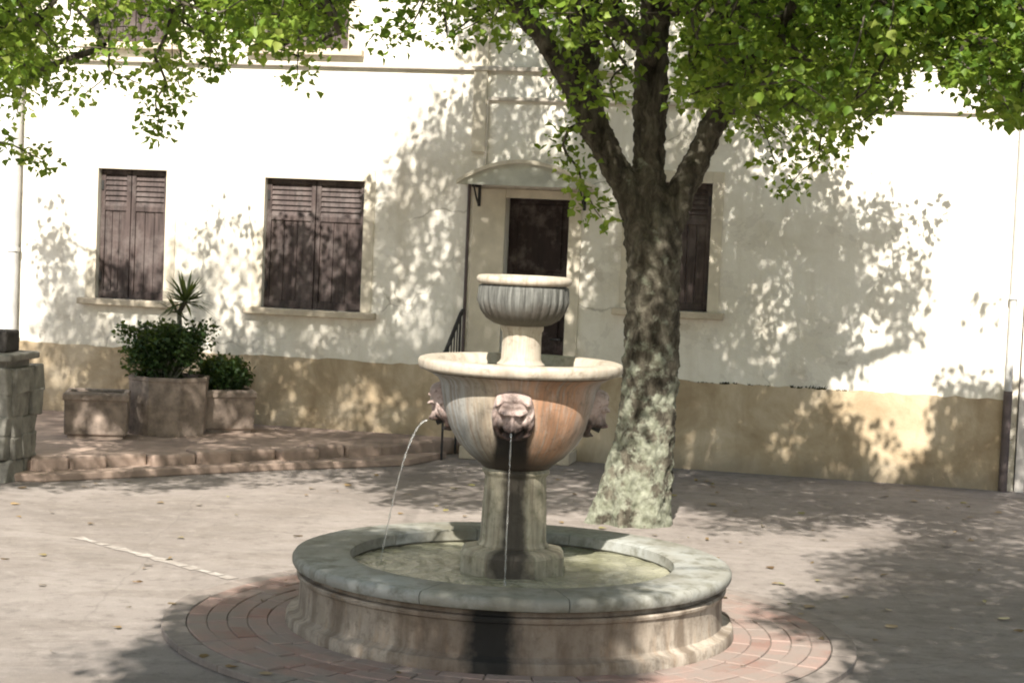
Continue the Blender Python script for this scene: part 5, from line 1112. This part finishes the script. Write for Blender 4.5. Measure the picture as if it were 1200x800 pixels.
 "-336,1176,346 -381,1363,392 -466,1558,364 -343,1201,321 -234,1356,370 -400,1320,346 -414,1339,394 -390,1280,377 -329,1268,301 -446,1516,380 -338,1202,341 -232,1280,340 -354,1197,365 -424,1612,341 -429,1415,406 -414,1544,358 -324,1156,306 -262,1342,321 -237,1367,405 -208,1272,327 -337,1307,362 -432,1522,336 -332,1281,341 -482,1607,379 -409,1530,288 -320,1075,331 -491,1611,415 -233,1173,339 -399,1406,401 -341,1324,366 -278,1204,357 -342,1530,381 -382,1471,335 -276,1273,344 -250,1336,353 -391,1341,350 -234,1194,351 -292,1089,351 -196,1232,343 -394,1314,378 -324,1196,352 -427,1527,406 -334,1082,314 -392,1438,334 -283,1517,359 -364,1299,322 -197,1136,365 -308,1137,297 -272,1422,401 -222,1300,392 -348,1322,396 -342,1583,356 -355,1344,369 -291,1584,394 -455,1546,312 -443,1437,334 -291,1421,359 -321,1472,390 -272,1510,399 -362,1274,306 -196,1254,352 -432,1443,367 -411,1521,408 -359,1320,351 -347,1288,300 -350,1497,416 -479,1576,423 -375,1377,318 -263,1421,353 -364,1401,389 -426,1550,415 -410,1405,403 -266,1388,337 -411,1447,402 -343,1137,321 -421,1496,364 -258,1288,365 -348,1244,322 -392,1367,326 -474,1637,361 -466,1529,359 -212,1276,317 -317,1491,397 -355,1315,290 -476,1577,306 -272,1520,414 -414,1375,346 -418,1563,327 -342,1113,346 -388,1464,383 -305,1094,339 -176,1095,353 -448,1554,319 -218,1335,373 -300,1082,355 -262,1470,416 -413,1403,360 -170,1163,348 -200,1191,337 -367,1326,377 -341,1274,312 -282,1487,398 -223,1342,367 -367,1427,317 -228,1122,364 -376,1237,302 -255,1354,303 -255,1295,393 -256,1451,404 -418,1465,321 -367,1327,323 -370,1384,382 -414,1441,338 -358,1302,343 -411,1508,371 -376,1311,392 -412,1376,319 -291,1250,286 -252,1335,290 -340,1115,335 -448,1526,312 -373,1336,360 -247,1417,389 -469,1603,328 -434,1553,318 -190,1196,340 -425,1458,323 -248,1370,352 -363,1339,389 -419,1454,348 -393,1353,392 -420,1434,354 -279,1486,368 -223,1244,362 -358,1198,371 -308,1147,335 -217,1172,377 -318,1196,346 -413,1548,314 -449,1467,393 -487,1603,340 -493,1616,359 -286,1113,365 -371,1267,315 -252,1428,396 -232,1209,376 -305,1487,376 -361,1279,330 -439,1441,326 -355,1324,357 -353,1242,335 -441,1570,365 -320,1569,424 -411,1379,398 -320,1149,357 -371,1414,311 -156,1098,363 -328,1186,360 -350,1310,368 -354,1335,355 -370,1275,374 -394,1354,320 -297,1424,384 -389,1304,356 -489,1591,395 -388,1361,396 -359,1270,369 -416,1395,365 -366,1433,359 -370,1398,402 -376,1327,298 -314,1412,334 -447,1567,284 -261,1289,298 -418,1363,300 -434,1487,332 -220,1330,390 -304,1150,329 -440,1586,378 -405,1412,373 -245,1392,410 -263,1184,341 -308,1467,354 -322,1167,293 -274,1271,384 -423,1599,340 -230,1297,385 -420,1490,357 -432,1425,303 -248,1214,366 -416,1452,370 -423,1533,349 -343,1169,277 -498,1614,385 -427,1452,305 -336,1410,324 -361,1380,347 -369,1504,350 -378,1236,376 -387,1274,359 -364,1332,369 -431,1531,397 -443,1437,338 -346,1386,300 -368,1401,407 -389,1384,383 -359,1331,329 -339,1479,355 -286,1406,389 -412,1531,349 -433,1581,355 -336,1305,377 -385,1477,327 -330,1188,340 -341,1193,285 -313,1191,366 -301,1135,297 -373,1442,349 -381,1247,272 -390,1482,414 -342,1155,317 -285,1153,309 -306,1380,360 -417,1352,336 -335,1128,354 -391,1279,303 -307,1118,358 -337,1308,327 -270,1366,366 -334,1573,400 -404,1333,377 -337,1094,344 -327,1282,328 -223,1262,363 -362,1234,380 -327,1261,332 -431,1418,364 -290,1336,377 -318,1331,334 -363,1218,365 -467,1521,329 -468,1551,332 -420,1451,336 -345,1150,309 -264,1419,327 -272,1165,364 -428,1474,345 -460,1495,322 -190,1208,328 -490,1612,379 -359,1495,375 -235,1335,362 -370,1480,311 -316,1494,412 -358,1345,336 -392,1461,414 -286,1264,373 -310,1175,365 -386,1468,300 -327,1438,359 -287,1114,348 -213,1272,312 -297,1334,390 -309,1207,371 -246,1150,309 -365,1540,326 -225,1317,338 -278,1268,304 -268,1489,326 -482,1612,291 -276,1518,312 -394,1300,263 -374,1300,259 -356,1300,254 -341,1300,249 -329,1300,244 -264,1360,290 -261,1360,278 -266,1360,269",
 "",
 "",
]



def parse(s_):
    return np.array([[int(v) / 100 for v in t_.split(',')] for t_ in s_.split()]) if s_ else np.zeros((0, 3))


def branches(limb_pts, clumps, trunk_xy, minz, seed):
    """grow twigs from the limbs to every clump; thickness follows the load"""
    rg_ = random.Random(seed)
    nodes = [Vector(p) for p in limb_pts]
    par = [-1] * len(nodes)
    order = sorted(range(len(clumps)), key=lambda i: (clumps[i][0] - trunk_xy[0]) ** 2 + (clumps[i][1] - trunk_xy[1]) ** 2 + .25 * (clumps[i][2] - 3.2) ** 2 + 6.0 * max(0.0, 3.45 - clumps[i][2]))
    arr = np.array([tuple(p) for p in nodes])
    for i in order:
        c_ = np.array(clumps[i])
        dv = arr - c_
        cost = np.sqrt((dv ** 2).sum(1)) + .6 * np.maximum(0, dv[:, 2]) * 0 + .05 * np.sqrt(((arr[:, :2] - np.array(trunk_xy)) ** 2).sum(1))
        k_ = int(np.argmin(cost))
        nodes.append(Vector(c_))
        par.append(k_)
        arr = np.vstack([arr, c_])
    load = [1.0] * len(nodes)
    for i in range(len(nodes) - 1, -1, -1):
        if par[i] >= 0: load[par[i]] += load[i]
    m = MB()
    for i in range(len(nodes)):
        k_ = par[i]
        if k_ < 0: continue
        a_, b_ = nodes[k_], nodes[i]
        ln = (b_ - a_).length
        mid = (a_ + b_) / 2 + Vector((rg_.uniform(-1, 1), rg_.uniform(-1, 1), rg_.uniform(-.3, .8))) * ln * .10
        r_ = min(.07, .0045 * load[i] ** .55)
        m.tube([a_, mid, b_], [min(.075, r_ * 1.2), r_ * 1.05, r_ * .85], 5, cap=False)
    return m


def limb(m, pts, rads, rg_, seg=14, sub=5):
    """a smooth tapering limb through the given points"""
    P = [Vector(p) for p in pts]
    out, rr_ = [], []
    for i in range(len(P) - 1):
        p0, p1, p2, p3 = P[max(i - 1, 0)], P[i], P[i + 1], P[min(i + 2, len(P) - 1)]
        for k_ in range(sub):
            t_ = k_ / sub
            out.append(.5 * ((2 * p1) + (p2 - p0) * t_ + (2 * p0 - 5 * p1 + 4 * p2 - p3) * t_ * t_ + (3 * p1 - p0 - 3 * p2 + p3) * t_ ** 3))
            rr_.append(rads[i] + (rads[i + 1] - rads[i]) * t_)
    out.append(P[-1])
    rr_.append(rads[-1])
    m.tube(out, rr_, seg, noise=.05, rng=rg_)
    return [tuple(p) for p in out]


def make_tree(idx, base, trunk, limbs, label, leaf_scale=1.0, remesh=False):
    ky = 1.2188
    base = (base[0], base[1] * ky)
    trunk = [((p[0], p[1] * ky, p[2]), r) for p, r in trunk]
    limbs = [[((p[0], p[1] * ky, p[2]), r) for p, r in L_] for L_ in limbs]
    rg_ = random.Random(40 + idx)
    root = empty('tree', (base[0], base[1], 0))
    tag(root, label, 'tree', 'shade trees on the square')
    inv = Vector((base[0], base[1], 0))
    m = MB()
    limb(m, [Vector(p) - inv for p, _ in trunk], [r for _, r in trunk], rg_, 20)
    pts = []
    for L_ in limbs:
        pts += limb(m, [Vector(p) - inv for p, _ in L_], [r for _, r in L_], rg_, 12)[4:]
    if remesh:
        for k_ in range(5):       # root flare
            a_ = (2.6, 3.5, 4.3, 5.3, .9)[k_]
            q = (.27, .31, .24, .20, .22)[k_]
            m.tube([(.10 * math.cos(a_), .10 * math.sin(a_), .55), (.19 * math.cos(a_), .19 * math.sin(a_), .22), (q * math.cos(a_), q * math.sin(a_), .01), (q * 1.2 * math.cos(a_), q * 1.2 * math.sin(a_), -.1)],
                   [.10, .10, .075, .05], 10)
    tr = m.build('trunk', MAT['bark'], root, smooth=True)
    if remesh:
        md = tr.modifiers.new('remesh', 'REMESH')
        md.mode = 'VOXEL'
        md.voxel_size = .016
        md.use_smooth_shade = True
        sm = tr.modifiers.new('smooth', 'SMOOTH')
        sm.iterations = 3
        sm.factor = .5
        tx = bpy.data.textures.new('bark_relief', 'CLOUDS')
        tx.noise_scale = .065
        tx.noise_depth = 3
        dp = tr.modifiers.new('relief', 'DISPLACE')
        dp.texture = tx
        dp.strength = .06
        dp.texture_coords = 'LOCAL'
    big = parse(BIG[idx])
    small = parse(SMALL[idx])
    allc = [tuple(Vector(c_) - inv) for c_ in big] + [tuple(Vector(c_) - inv) for c_ in small]
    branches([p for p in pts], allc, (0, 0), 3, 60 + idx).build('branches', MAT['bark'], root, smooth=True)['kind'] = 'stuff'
    rad = [.34] * len(big) + [.17] * len(small)
    cnt = [BIG_N] * len(big) + [SMALL_N] * len(small)
    me_ = leaf_mesh('crown', allc, rad, cnt, .051 * leaf_scale, MAT['leaf'], 80 + idx)
    cr = link_mesh('crown', me_, root)
    return root


BIG_N, SMALL_N = 86, 33
make_tree(0, (.95, 11.2),
          [((.97, 11.2, -.1), .27), ((.97, 11.2, .2), .245), ((1.0, 11.2, .6), .215), ((1.02, 11.2, 1.1), .20), ((1.01, 11.2, 1.7), .195), ((1.0, 11.2, 2.05), .20), ((.99, 11.2, 2.28), .15)],
          [[((.93, 11.2, 2.0), .14), ((.87, 11.2, 2.3), .135), ((.70, 11.19, 2.56), .10), ((.53, 11.17, 2.86), .11), ((.37, 11.15, 3.16), .11), ((.15, 11.1, 3.45), .08), ((-.05, 11.05, 3.65), .07), ((-.7, 10.8, 4.2), .065), ((-1.8, 10.6, 5.0), .05), ((-3.0, 10.6, 5.6), .03)],
           [((.50, 11.17, 2.95), .10), ((.42, 11.2, 3.30), .12), ((.42, 11.25, 3.7), .115), ((.3, 11.5, 4.8), .08), ((.0, 11.9, 6.0), .05), ((-.3, 12, 7.0), .03)],
           [((.98, 11.2, 2.2), .14), ((.94, 11.2, 2.6), .11), ((.92, 11.2, 3.18), .125), ((.95, 11.2, 3.9), .105), ((1.1, 10.8, 5.0), .08), ((1.3, 10.0, 6.2), .05), ((1.5, 9.3, 7.0), .03)],
           [((1.05, 11.2, 2.1), .14), ((1.21, 11.2, 2.5), .10), ((1.33, 11.2, 2.77), .09), ((1.43, 11.17, 3.0), .085), ((1.75, 11.1, 3.5), .085), ((2.3, 10.9, 4.2), .06), ((2.9, 10.5, 4.8), .035)],
           [((.95, 11.2, 3.6), .08), ((.85, 10.4, 4.3), .07), ((.6, 9.2, 4.9), .05), ((.3, 8.0, 5.3), .03)]],
          'tree with pale lichen trunk and forked dark limbs standing behind the fountain', remesh=True)
make_tree(1, (-5.0, 9.9),
          [((-5.0, 9.9, -.1), .26), ((-5.0, 9.9, .6), .21), ((-4.95, 9.9, 1.8), .19), ((-4.9, 9.95, 2.9), .18)],
          [[((-4.9, 9.95, 2.7), .14), ((-4.5, 10.3, 3.5), .11), ((-3.7, 10.9, 4.2), .08), ((-2.6, 11.4, 4.8), .05), ((-1.9, 11.6, 5.1), .03)],
           [((-4.9, 9.95, 2.8), .14), ((-5.0, 9.7, 4.2), .11), ((-5.0, 9.4, 5.8), .06), ((-5.0, 9.2, 7.2), .03)],
           [((-4.9, 9.95, 2.7), .13), ((-5.5, 9.0, 3.6), .10), ((-6.2, 8.0, 4.6), .06), ((-6.8, 7.2, 5.3), .03)],
           [((-4.9, 9.95, 2.8), .12), ((-5.6, 10.8, 3.8), .09), ((-6.4, 11.6, 4.8), .05)]],
          'tree at the left whose leafy branches hang in from the edge of the picture')
make_tree(2, (-3.9, 3.4),
          [((-3.9, 3.4, -.1), .27), ((-3.9, 3.4, .6), .22), ((-3.85, 3.4, 1.9), .2), ((-3.8, 3.4, 3.0), .19)],
          [[((-3.8, 3.4, 2.8), .14), ((-3.2, 2.9, 3.7), .10), ((-2.2, 2.7, 4.4), .06), ((-1.2, 2.9, 5.0), .03)],
           [((-3.8, 3.4, 2.9), .14), ((-3.8, 3.2, 4.3), .10), ((-3.9, 3.0, 6.2), .05)],
           [((-3.8, 3.4, 2.8), .13), ((-4.6, 2.6, 3.8), .09), ((-5.8, 1.9, 4.8), .05)],
           [((-3.8, 3.4, 2.8), .12), ((-4.5, 4.4, 3.8), .09), ((-5.4, 5.6, 4.8), .05)]],
          'nearer tree beside the camera that shades the left of the basin')
make_tree(3, (4.7, 5.6),
          [((4.7, 5.6, -.1), .27), ((4.7, 5.6, .6), .22), ((4.68, 5.6, 1.9), .2), ((4.65, 5.6, 3.0), .19)],
          [[((4.65, 5.6, 2.8), .14), ((4.0, 5.8, 3.7), .11), ((3.0, 6.2, 4.4), .07), ((2.0, 6.6, 4.9), .03)],
           [((4.65, 5.6, 2.9), .14), ((4.7, 5.4, 4.3), .10), ((4.7, 5.2, 6.0), .05)],
           [((4.65, 5.6, 2.8), .13), ((5.4, 4.8, 3.8), .09), ((6.4, 4.0, 4.8), .05)],
           [((4.65, 5.6, 2.8), .12), ((5.2, 6.8, 3.8), .09), ((5.6, 8.2, 4.8), .05)]],
          'tree out on the right that throws the dark dappled shade over the tarmac')

# ------------------------------------------------------------------ planters on the terrace
def planter_box(loc, wx, wy, h, rz, label, soil=.05):
    r_ = empty('planter', loc, rz)
    tag(r_, label, 'planter', 'planters by the house wall')
    t_ = .045
    m = MB()
    k_ = .975
    o4 = [(-wx, -wy), (wx, -wy), (wx, wy), (-wx, wy)]
    i4 = [(-wx + t_, -wy + t_), (wx - t_, -wy + t_), (wx - t_, wy - t_), (-wx + t_, wy - t_)]
    vs_ = [(x * k_, y * k_, .03) for x, y in o4] + [(x, y, h) for x, y in o4] + [(x, y, h) for x, y in i4] + [(x, y, h - .1) for x, y in i4]
    fs_ = [(3, 2, 1, 0)]
    for q in range(3):
        for i in range(4):
            fs_.append((q * 4 + i, q * 4 + (i + 1) % 4, q * 4 + 4 + (i + 1) % 4, q * 4 + 4 + i))
    m.add(vs_, fs_)
    m.build('tub', MAT['planter'], r_, bevel=.012)
    MB().box(-wx * k_ * .9, wx * k_ * .9, -wy * k_ * .9, wy * k_ * .9, 0, .029).build('foot', MAT['planter'], r_)
    MB().box(-wx - .012, wx + .012, -wy - .012, -wy + .02, h - .07, h - .012).build('lip', MAT['planter'], r_, bevel=.008)
    s_ = MB()
    rg_ = random.Random(int(wx * 1000))
    n_ = 8
    X0, X1, Y0, Y1 = -wx + t_, wx - t_, -wy + t_, wy - t_
    vv = [(X0 + (X1 - X0) * i / n_, Y0 + (Y1 - Y0) * j / n_, h - soil + rg_.uniform(-.012, .012)) for j in range(n_ + 1) for i in range(n_ + 1)]
    s_.add(vv, [(j * (n_ + 1) + i, j * (n_ + 1) + i + 1, (j + 1) * (n_ + 1) + i + 1, (j + 1) * (n_ + 1) + i) for j in range(n_) for i in range(n_)])
    s_.build('soil', MAT['soil'], r_)
    return r_


planter_box((-3.60, 16.36, .14), .27, .21, .40, R(8), 'low box planter of bare soil, leftmost of the three planters', .03)
planter_box((-2.62, 17.22, .14), .25, .20, .39, R(18), 'box planter under the low hedge, rightmost of the three planters')
op = empty('planter', (-3.07, 16.86, .14), R(4))
tag(op, 'tall eight sided planter holding the round dark bush, middle of the three', 'planter', 'planters by the house wall')
m = MB()
rings = [octring(.355, 0), octring(.368, .48), octring(.374, .485), octring(.374, .52), octring(.33, .52), octring(.32, .42)]
vs_ = [p for r in rings for p in r]
fs_ = [(7, 6, 5, 4, 3, 2, 1, 0)]
for i in range(len(rings) - 1):
    for j in range(8):
        fs_.append((i * 8 + j, i * 8 + (j + 1) % 8, (i + 1) * 8 + (j + 1) % 8, (i + 1) * 8 + j))
m.add(vs_, fs_)
m.build('tub', MAT['planter'], op, bevel=.008)
so = MB()
so.add(octring(.325, .47), [tuple(range(8))])
so.build('soil', MAT['soil'], op)


def bush(name, loc, dims, n_, leaves, size, label, cat, seed, rz=0.0):
    r_ = empty(name, loc, rz)
    tag(r_, label, cat)
    rg_ = np.random.default_rng(seed)
    cs = []
    while len(cs) < n_:
        p = rg_.uniform(-1, 1, 3)
        if (p ** 2).sum() > 1: continue
        p *= (.45 + .55 * rg_.random()) / max(.45, np.linalg.norm(p)) if rg_.random() < .6 else 1
        cs.append((p[0] * dims[0], p[1] * dims[1], dims[2] * (1.0 + p[2])))
    for q in range(n_ // 7):
        a_ = rg_.uniform(0, 2 * PI)
        cs[q] = (math.cos(a_) * dims[0] * rg_.uniform(.5, 1.15), math.sin(a_) * dims[1] * rg_.uniform(.4, 1.0), dims[2] * rg_.uniform(1.4, 1.95))
    link_mesh('foliage', leaf_mesh('foliage', cs, list(rg_.uniform(.05, .12, n_)), [leaves] * n_, size, MAT['needle'], seed, 1.0, -.3), r_)
    st = MB()
    rr_ = random.Random(seed)
    for c_ in cs[::3]:
        st.tube([(c_[0] * .2, c_[1] * .2, -.06), (c_[0] * .6, c_[1] * .6, c_[2] * .5), c_], [.010, .007, .003], 5)
    st.build('stems', MAT['bark'], r_)
    return r_


bush('bush', (-3.12, 16.82, .63), (.37, .33, .23), 120, 46, .036, 'round dark green bush in the middle planter', 'bush', 5)
bush('hedge_plant', (-2.62, 17.22, .50), (.25, .17, .13), 60, 40, .036, 'low clipped green hedge in the right planter', 'hedge', 6, R(18))

sp = empty('spiky_plant', (-3.02, 16.95, .60))
tag(sp, 'spiky palm like plant rising above the round bush', 'plant')
MB().tube([(0, 0, 0), (.02, 0, .35), (.0, .02, .62), (.05, .02, .72)], [.03, .026, .022, .02], 8).build('stem', MAT['bark'], sp)
rg_ = random.Random(2)
heads = [((.05, .02, .72), 80, .33), ((-.02, .0, .62), 18, .26)]
for hx, cnt_, ln_ in heads:
    for i in range(cnt_):
        az_, el_ = rg_.uniform(0, 2 * PI), rg_.uniform(-.5, 1.35)
        l_ = ln_ * rg_.uniform(.7, 1.1)
        d_ = Vector((math.cos(az_) * math.cos(el_), math.sin(az_) * math.cos(el_), math.sin(el_)))
        s_ = d_.cross(Vector((0, 0, 1))).normalized() * .014
        p0 = Vector(hx)
        p1 = p0 + d_ * l_ * .55
        p2 = p0 + d_ * l_ + Vector((0, 0, -.16 * l_ * math.cos(el_)))
        lf = MB().add([p0 - s_ * .6, p0 + s_ * .6, p1 + s_, p1 - s_, p2, (p0 + p1) / 2 + Vector((0, 0, -.006))],
                      [(0, 1, 5), (1, 2, 5), (2, 3, 5), (3, 0, 5), (3, 2, 4)])
        lo = lf.build('leaf', MAT['spike'], sp)
        a_ = lo.data.attributes.new('rnd', 'FLOAT', 'POINT')
        rv_ = rg_.random()
        a_.data.foreach_set('value', [rv_] * len(lo.data.vertices))

# ------------------------------------------------------------------ iron handrail by the door
hr = empty('handrail', (*loc2w(-.47, .62), 0), -YAW)
tag(hr, 'slanting dark iron handrail beside the door step', 'handrail')
MB().tube([(0, 0, 0), (0, 0, .98)], [.011, .011], 8).build('post', MAT['iron'], hr)
MB().tube([(.0, .50, .0), (.0, .50, 1.30)], [.011, .011], 8).build('post', MAT['iron'], hr)
MB().tube([(-.03, -.08, .92), (.0, .0, .98), (.0, .50, 1.30), (.0, .58, 1.33)], [.02] * 4, 8).build('rail', MAT['iron'], hr, smooth=True)
MB().tube([(.0, .0, .50), (.0, .50, .82)], [.012] * 2, 8).build('lower_rail', MAT['iron'], hr)
for q in range(1, 5):
    y_ = .1 * q
    MB().tube([(0, y_, .50 + .64 * y_), (0, y_, .97 + .64 * y_)], [.007] * 2, 6).build('baluster', MAT['iron'], hr)

# ------------------------------------------------------------------ rubble wall end at the left edge
sw = empty('stone_wall', (-3.83, 14.28, 0), R(-8))
tag(sw, 'end of a rough grey rubble stone wall at the left edge', 'stone wall')
MB().box(-1.6, -.03, .03, .47, 0, .93).build('mortar_core', MAT['mortar'], sw)
rg_ = random.Random(17)


def stone(cx, cy, cz, hx, hy, hz, name='stone'):
    m_ = MB().box(cx - hx, cx + hx, cy - hy, cy + hy, cz - hz, cz + hz)
    m_.v = [(x + rg_.uniform(-.016, .016), y + rg_.uniform(-.016, .016), z + rg_.uniform(-.016, .016)) for x, y, z in m_.v]
    return m_.build(name, MAT['rubble'], sw, bevel=.014)


z_ = .0
while z_ < .84:
    hz_ = min(rg_.uniform(.13, .2), .95 - z_)
    x_ = rg_.uniform(0, .03)
    while x_ > -1.5:
        wd_ = rg_.uniform(.14, .30)
        stone(x_ - wd_ / 2, .04, z_ + hz_ / 2, wd_ / 2 + .004, .07 + rg_.uniform(0, .03), hz_ / 2 + .003)
        x_ -= wd_
    y_ = .06
    while y_ < .46:
        wd_ = rg_.uniform(.12, .22)
        stone(-.05, y_ + wd_ / 2, z_ + hz_ / 2, .07 + rg_.uniform(0, .03), wd_ / 2 + .004, hz_ / 2 + .003)
        y_ += wd_
    z_ += hz_
cs_ = MB().prism([(-1.6, -.05), (.04, -.06), (.05, .5), (-1.6, .52)], .93, .985).build('coping_slab', MAT['rubble'], sw, bevel=.015)
tb = MB()
tb.prism([(-.28, -.14), (.30, -.13), (.31, .12), (-.29, .14)], 0, .17)
tbo = tb.build('stone_block', MAT['darkstone'], loc=(-4.16, 14.55, .986), rz=R(-8), bevel=.02)  # solid block of dark stone resting on the wall
tag(tbo, 'dark weathered stone block lying on top of the rubble wall', 'stone block')

# ------------------------------------------------------------------ a few fallen leaves
rg_ = np.random.default_rng(31)
fl = []
while len(fl) < 170:
    x_, y_ = rg_.uniform(-4, 4.5), rg_.uniform(8.2, 16.2)
    if math.hypot(x_ - FX, y_ - FY) < 1.2 or (x_ < -.6 and y_ > 14.3 + (x_ + 3.7) * .72): continue
    zb = .045 if math.hypot(x_ - FX, y_ - FY) < 1.82 else .012
    fl.append((x_, y_, zb))
me_ = leaf_mesh('fallen_leaves', fl, [.01] * len(fl), [1] * len(fl), .06, MAT['dryleaf'], 33, .3, 0)
co = np.zeros(len(me_.vertices) * 3)
me_.vertices.foreach_get('co', co)
co = co.reshape(-1, 8, 3)
zc_ = np.array([f_[2] for f_ in fl])
co[:, :, 2] = zc_[:, None] + (co[:, :, 2] - co[:, :, 2].mean(1)[:, None]) * .22
me_.vertices.foreach_set('co', co.ravel())
tag(link_mesh('fallen_leaves', me_), 'dry fallen leaves scattered over the tarmac', kind='stuff')
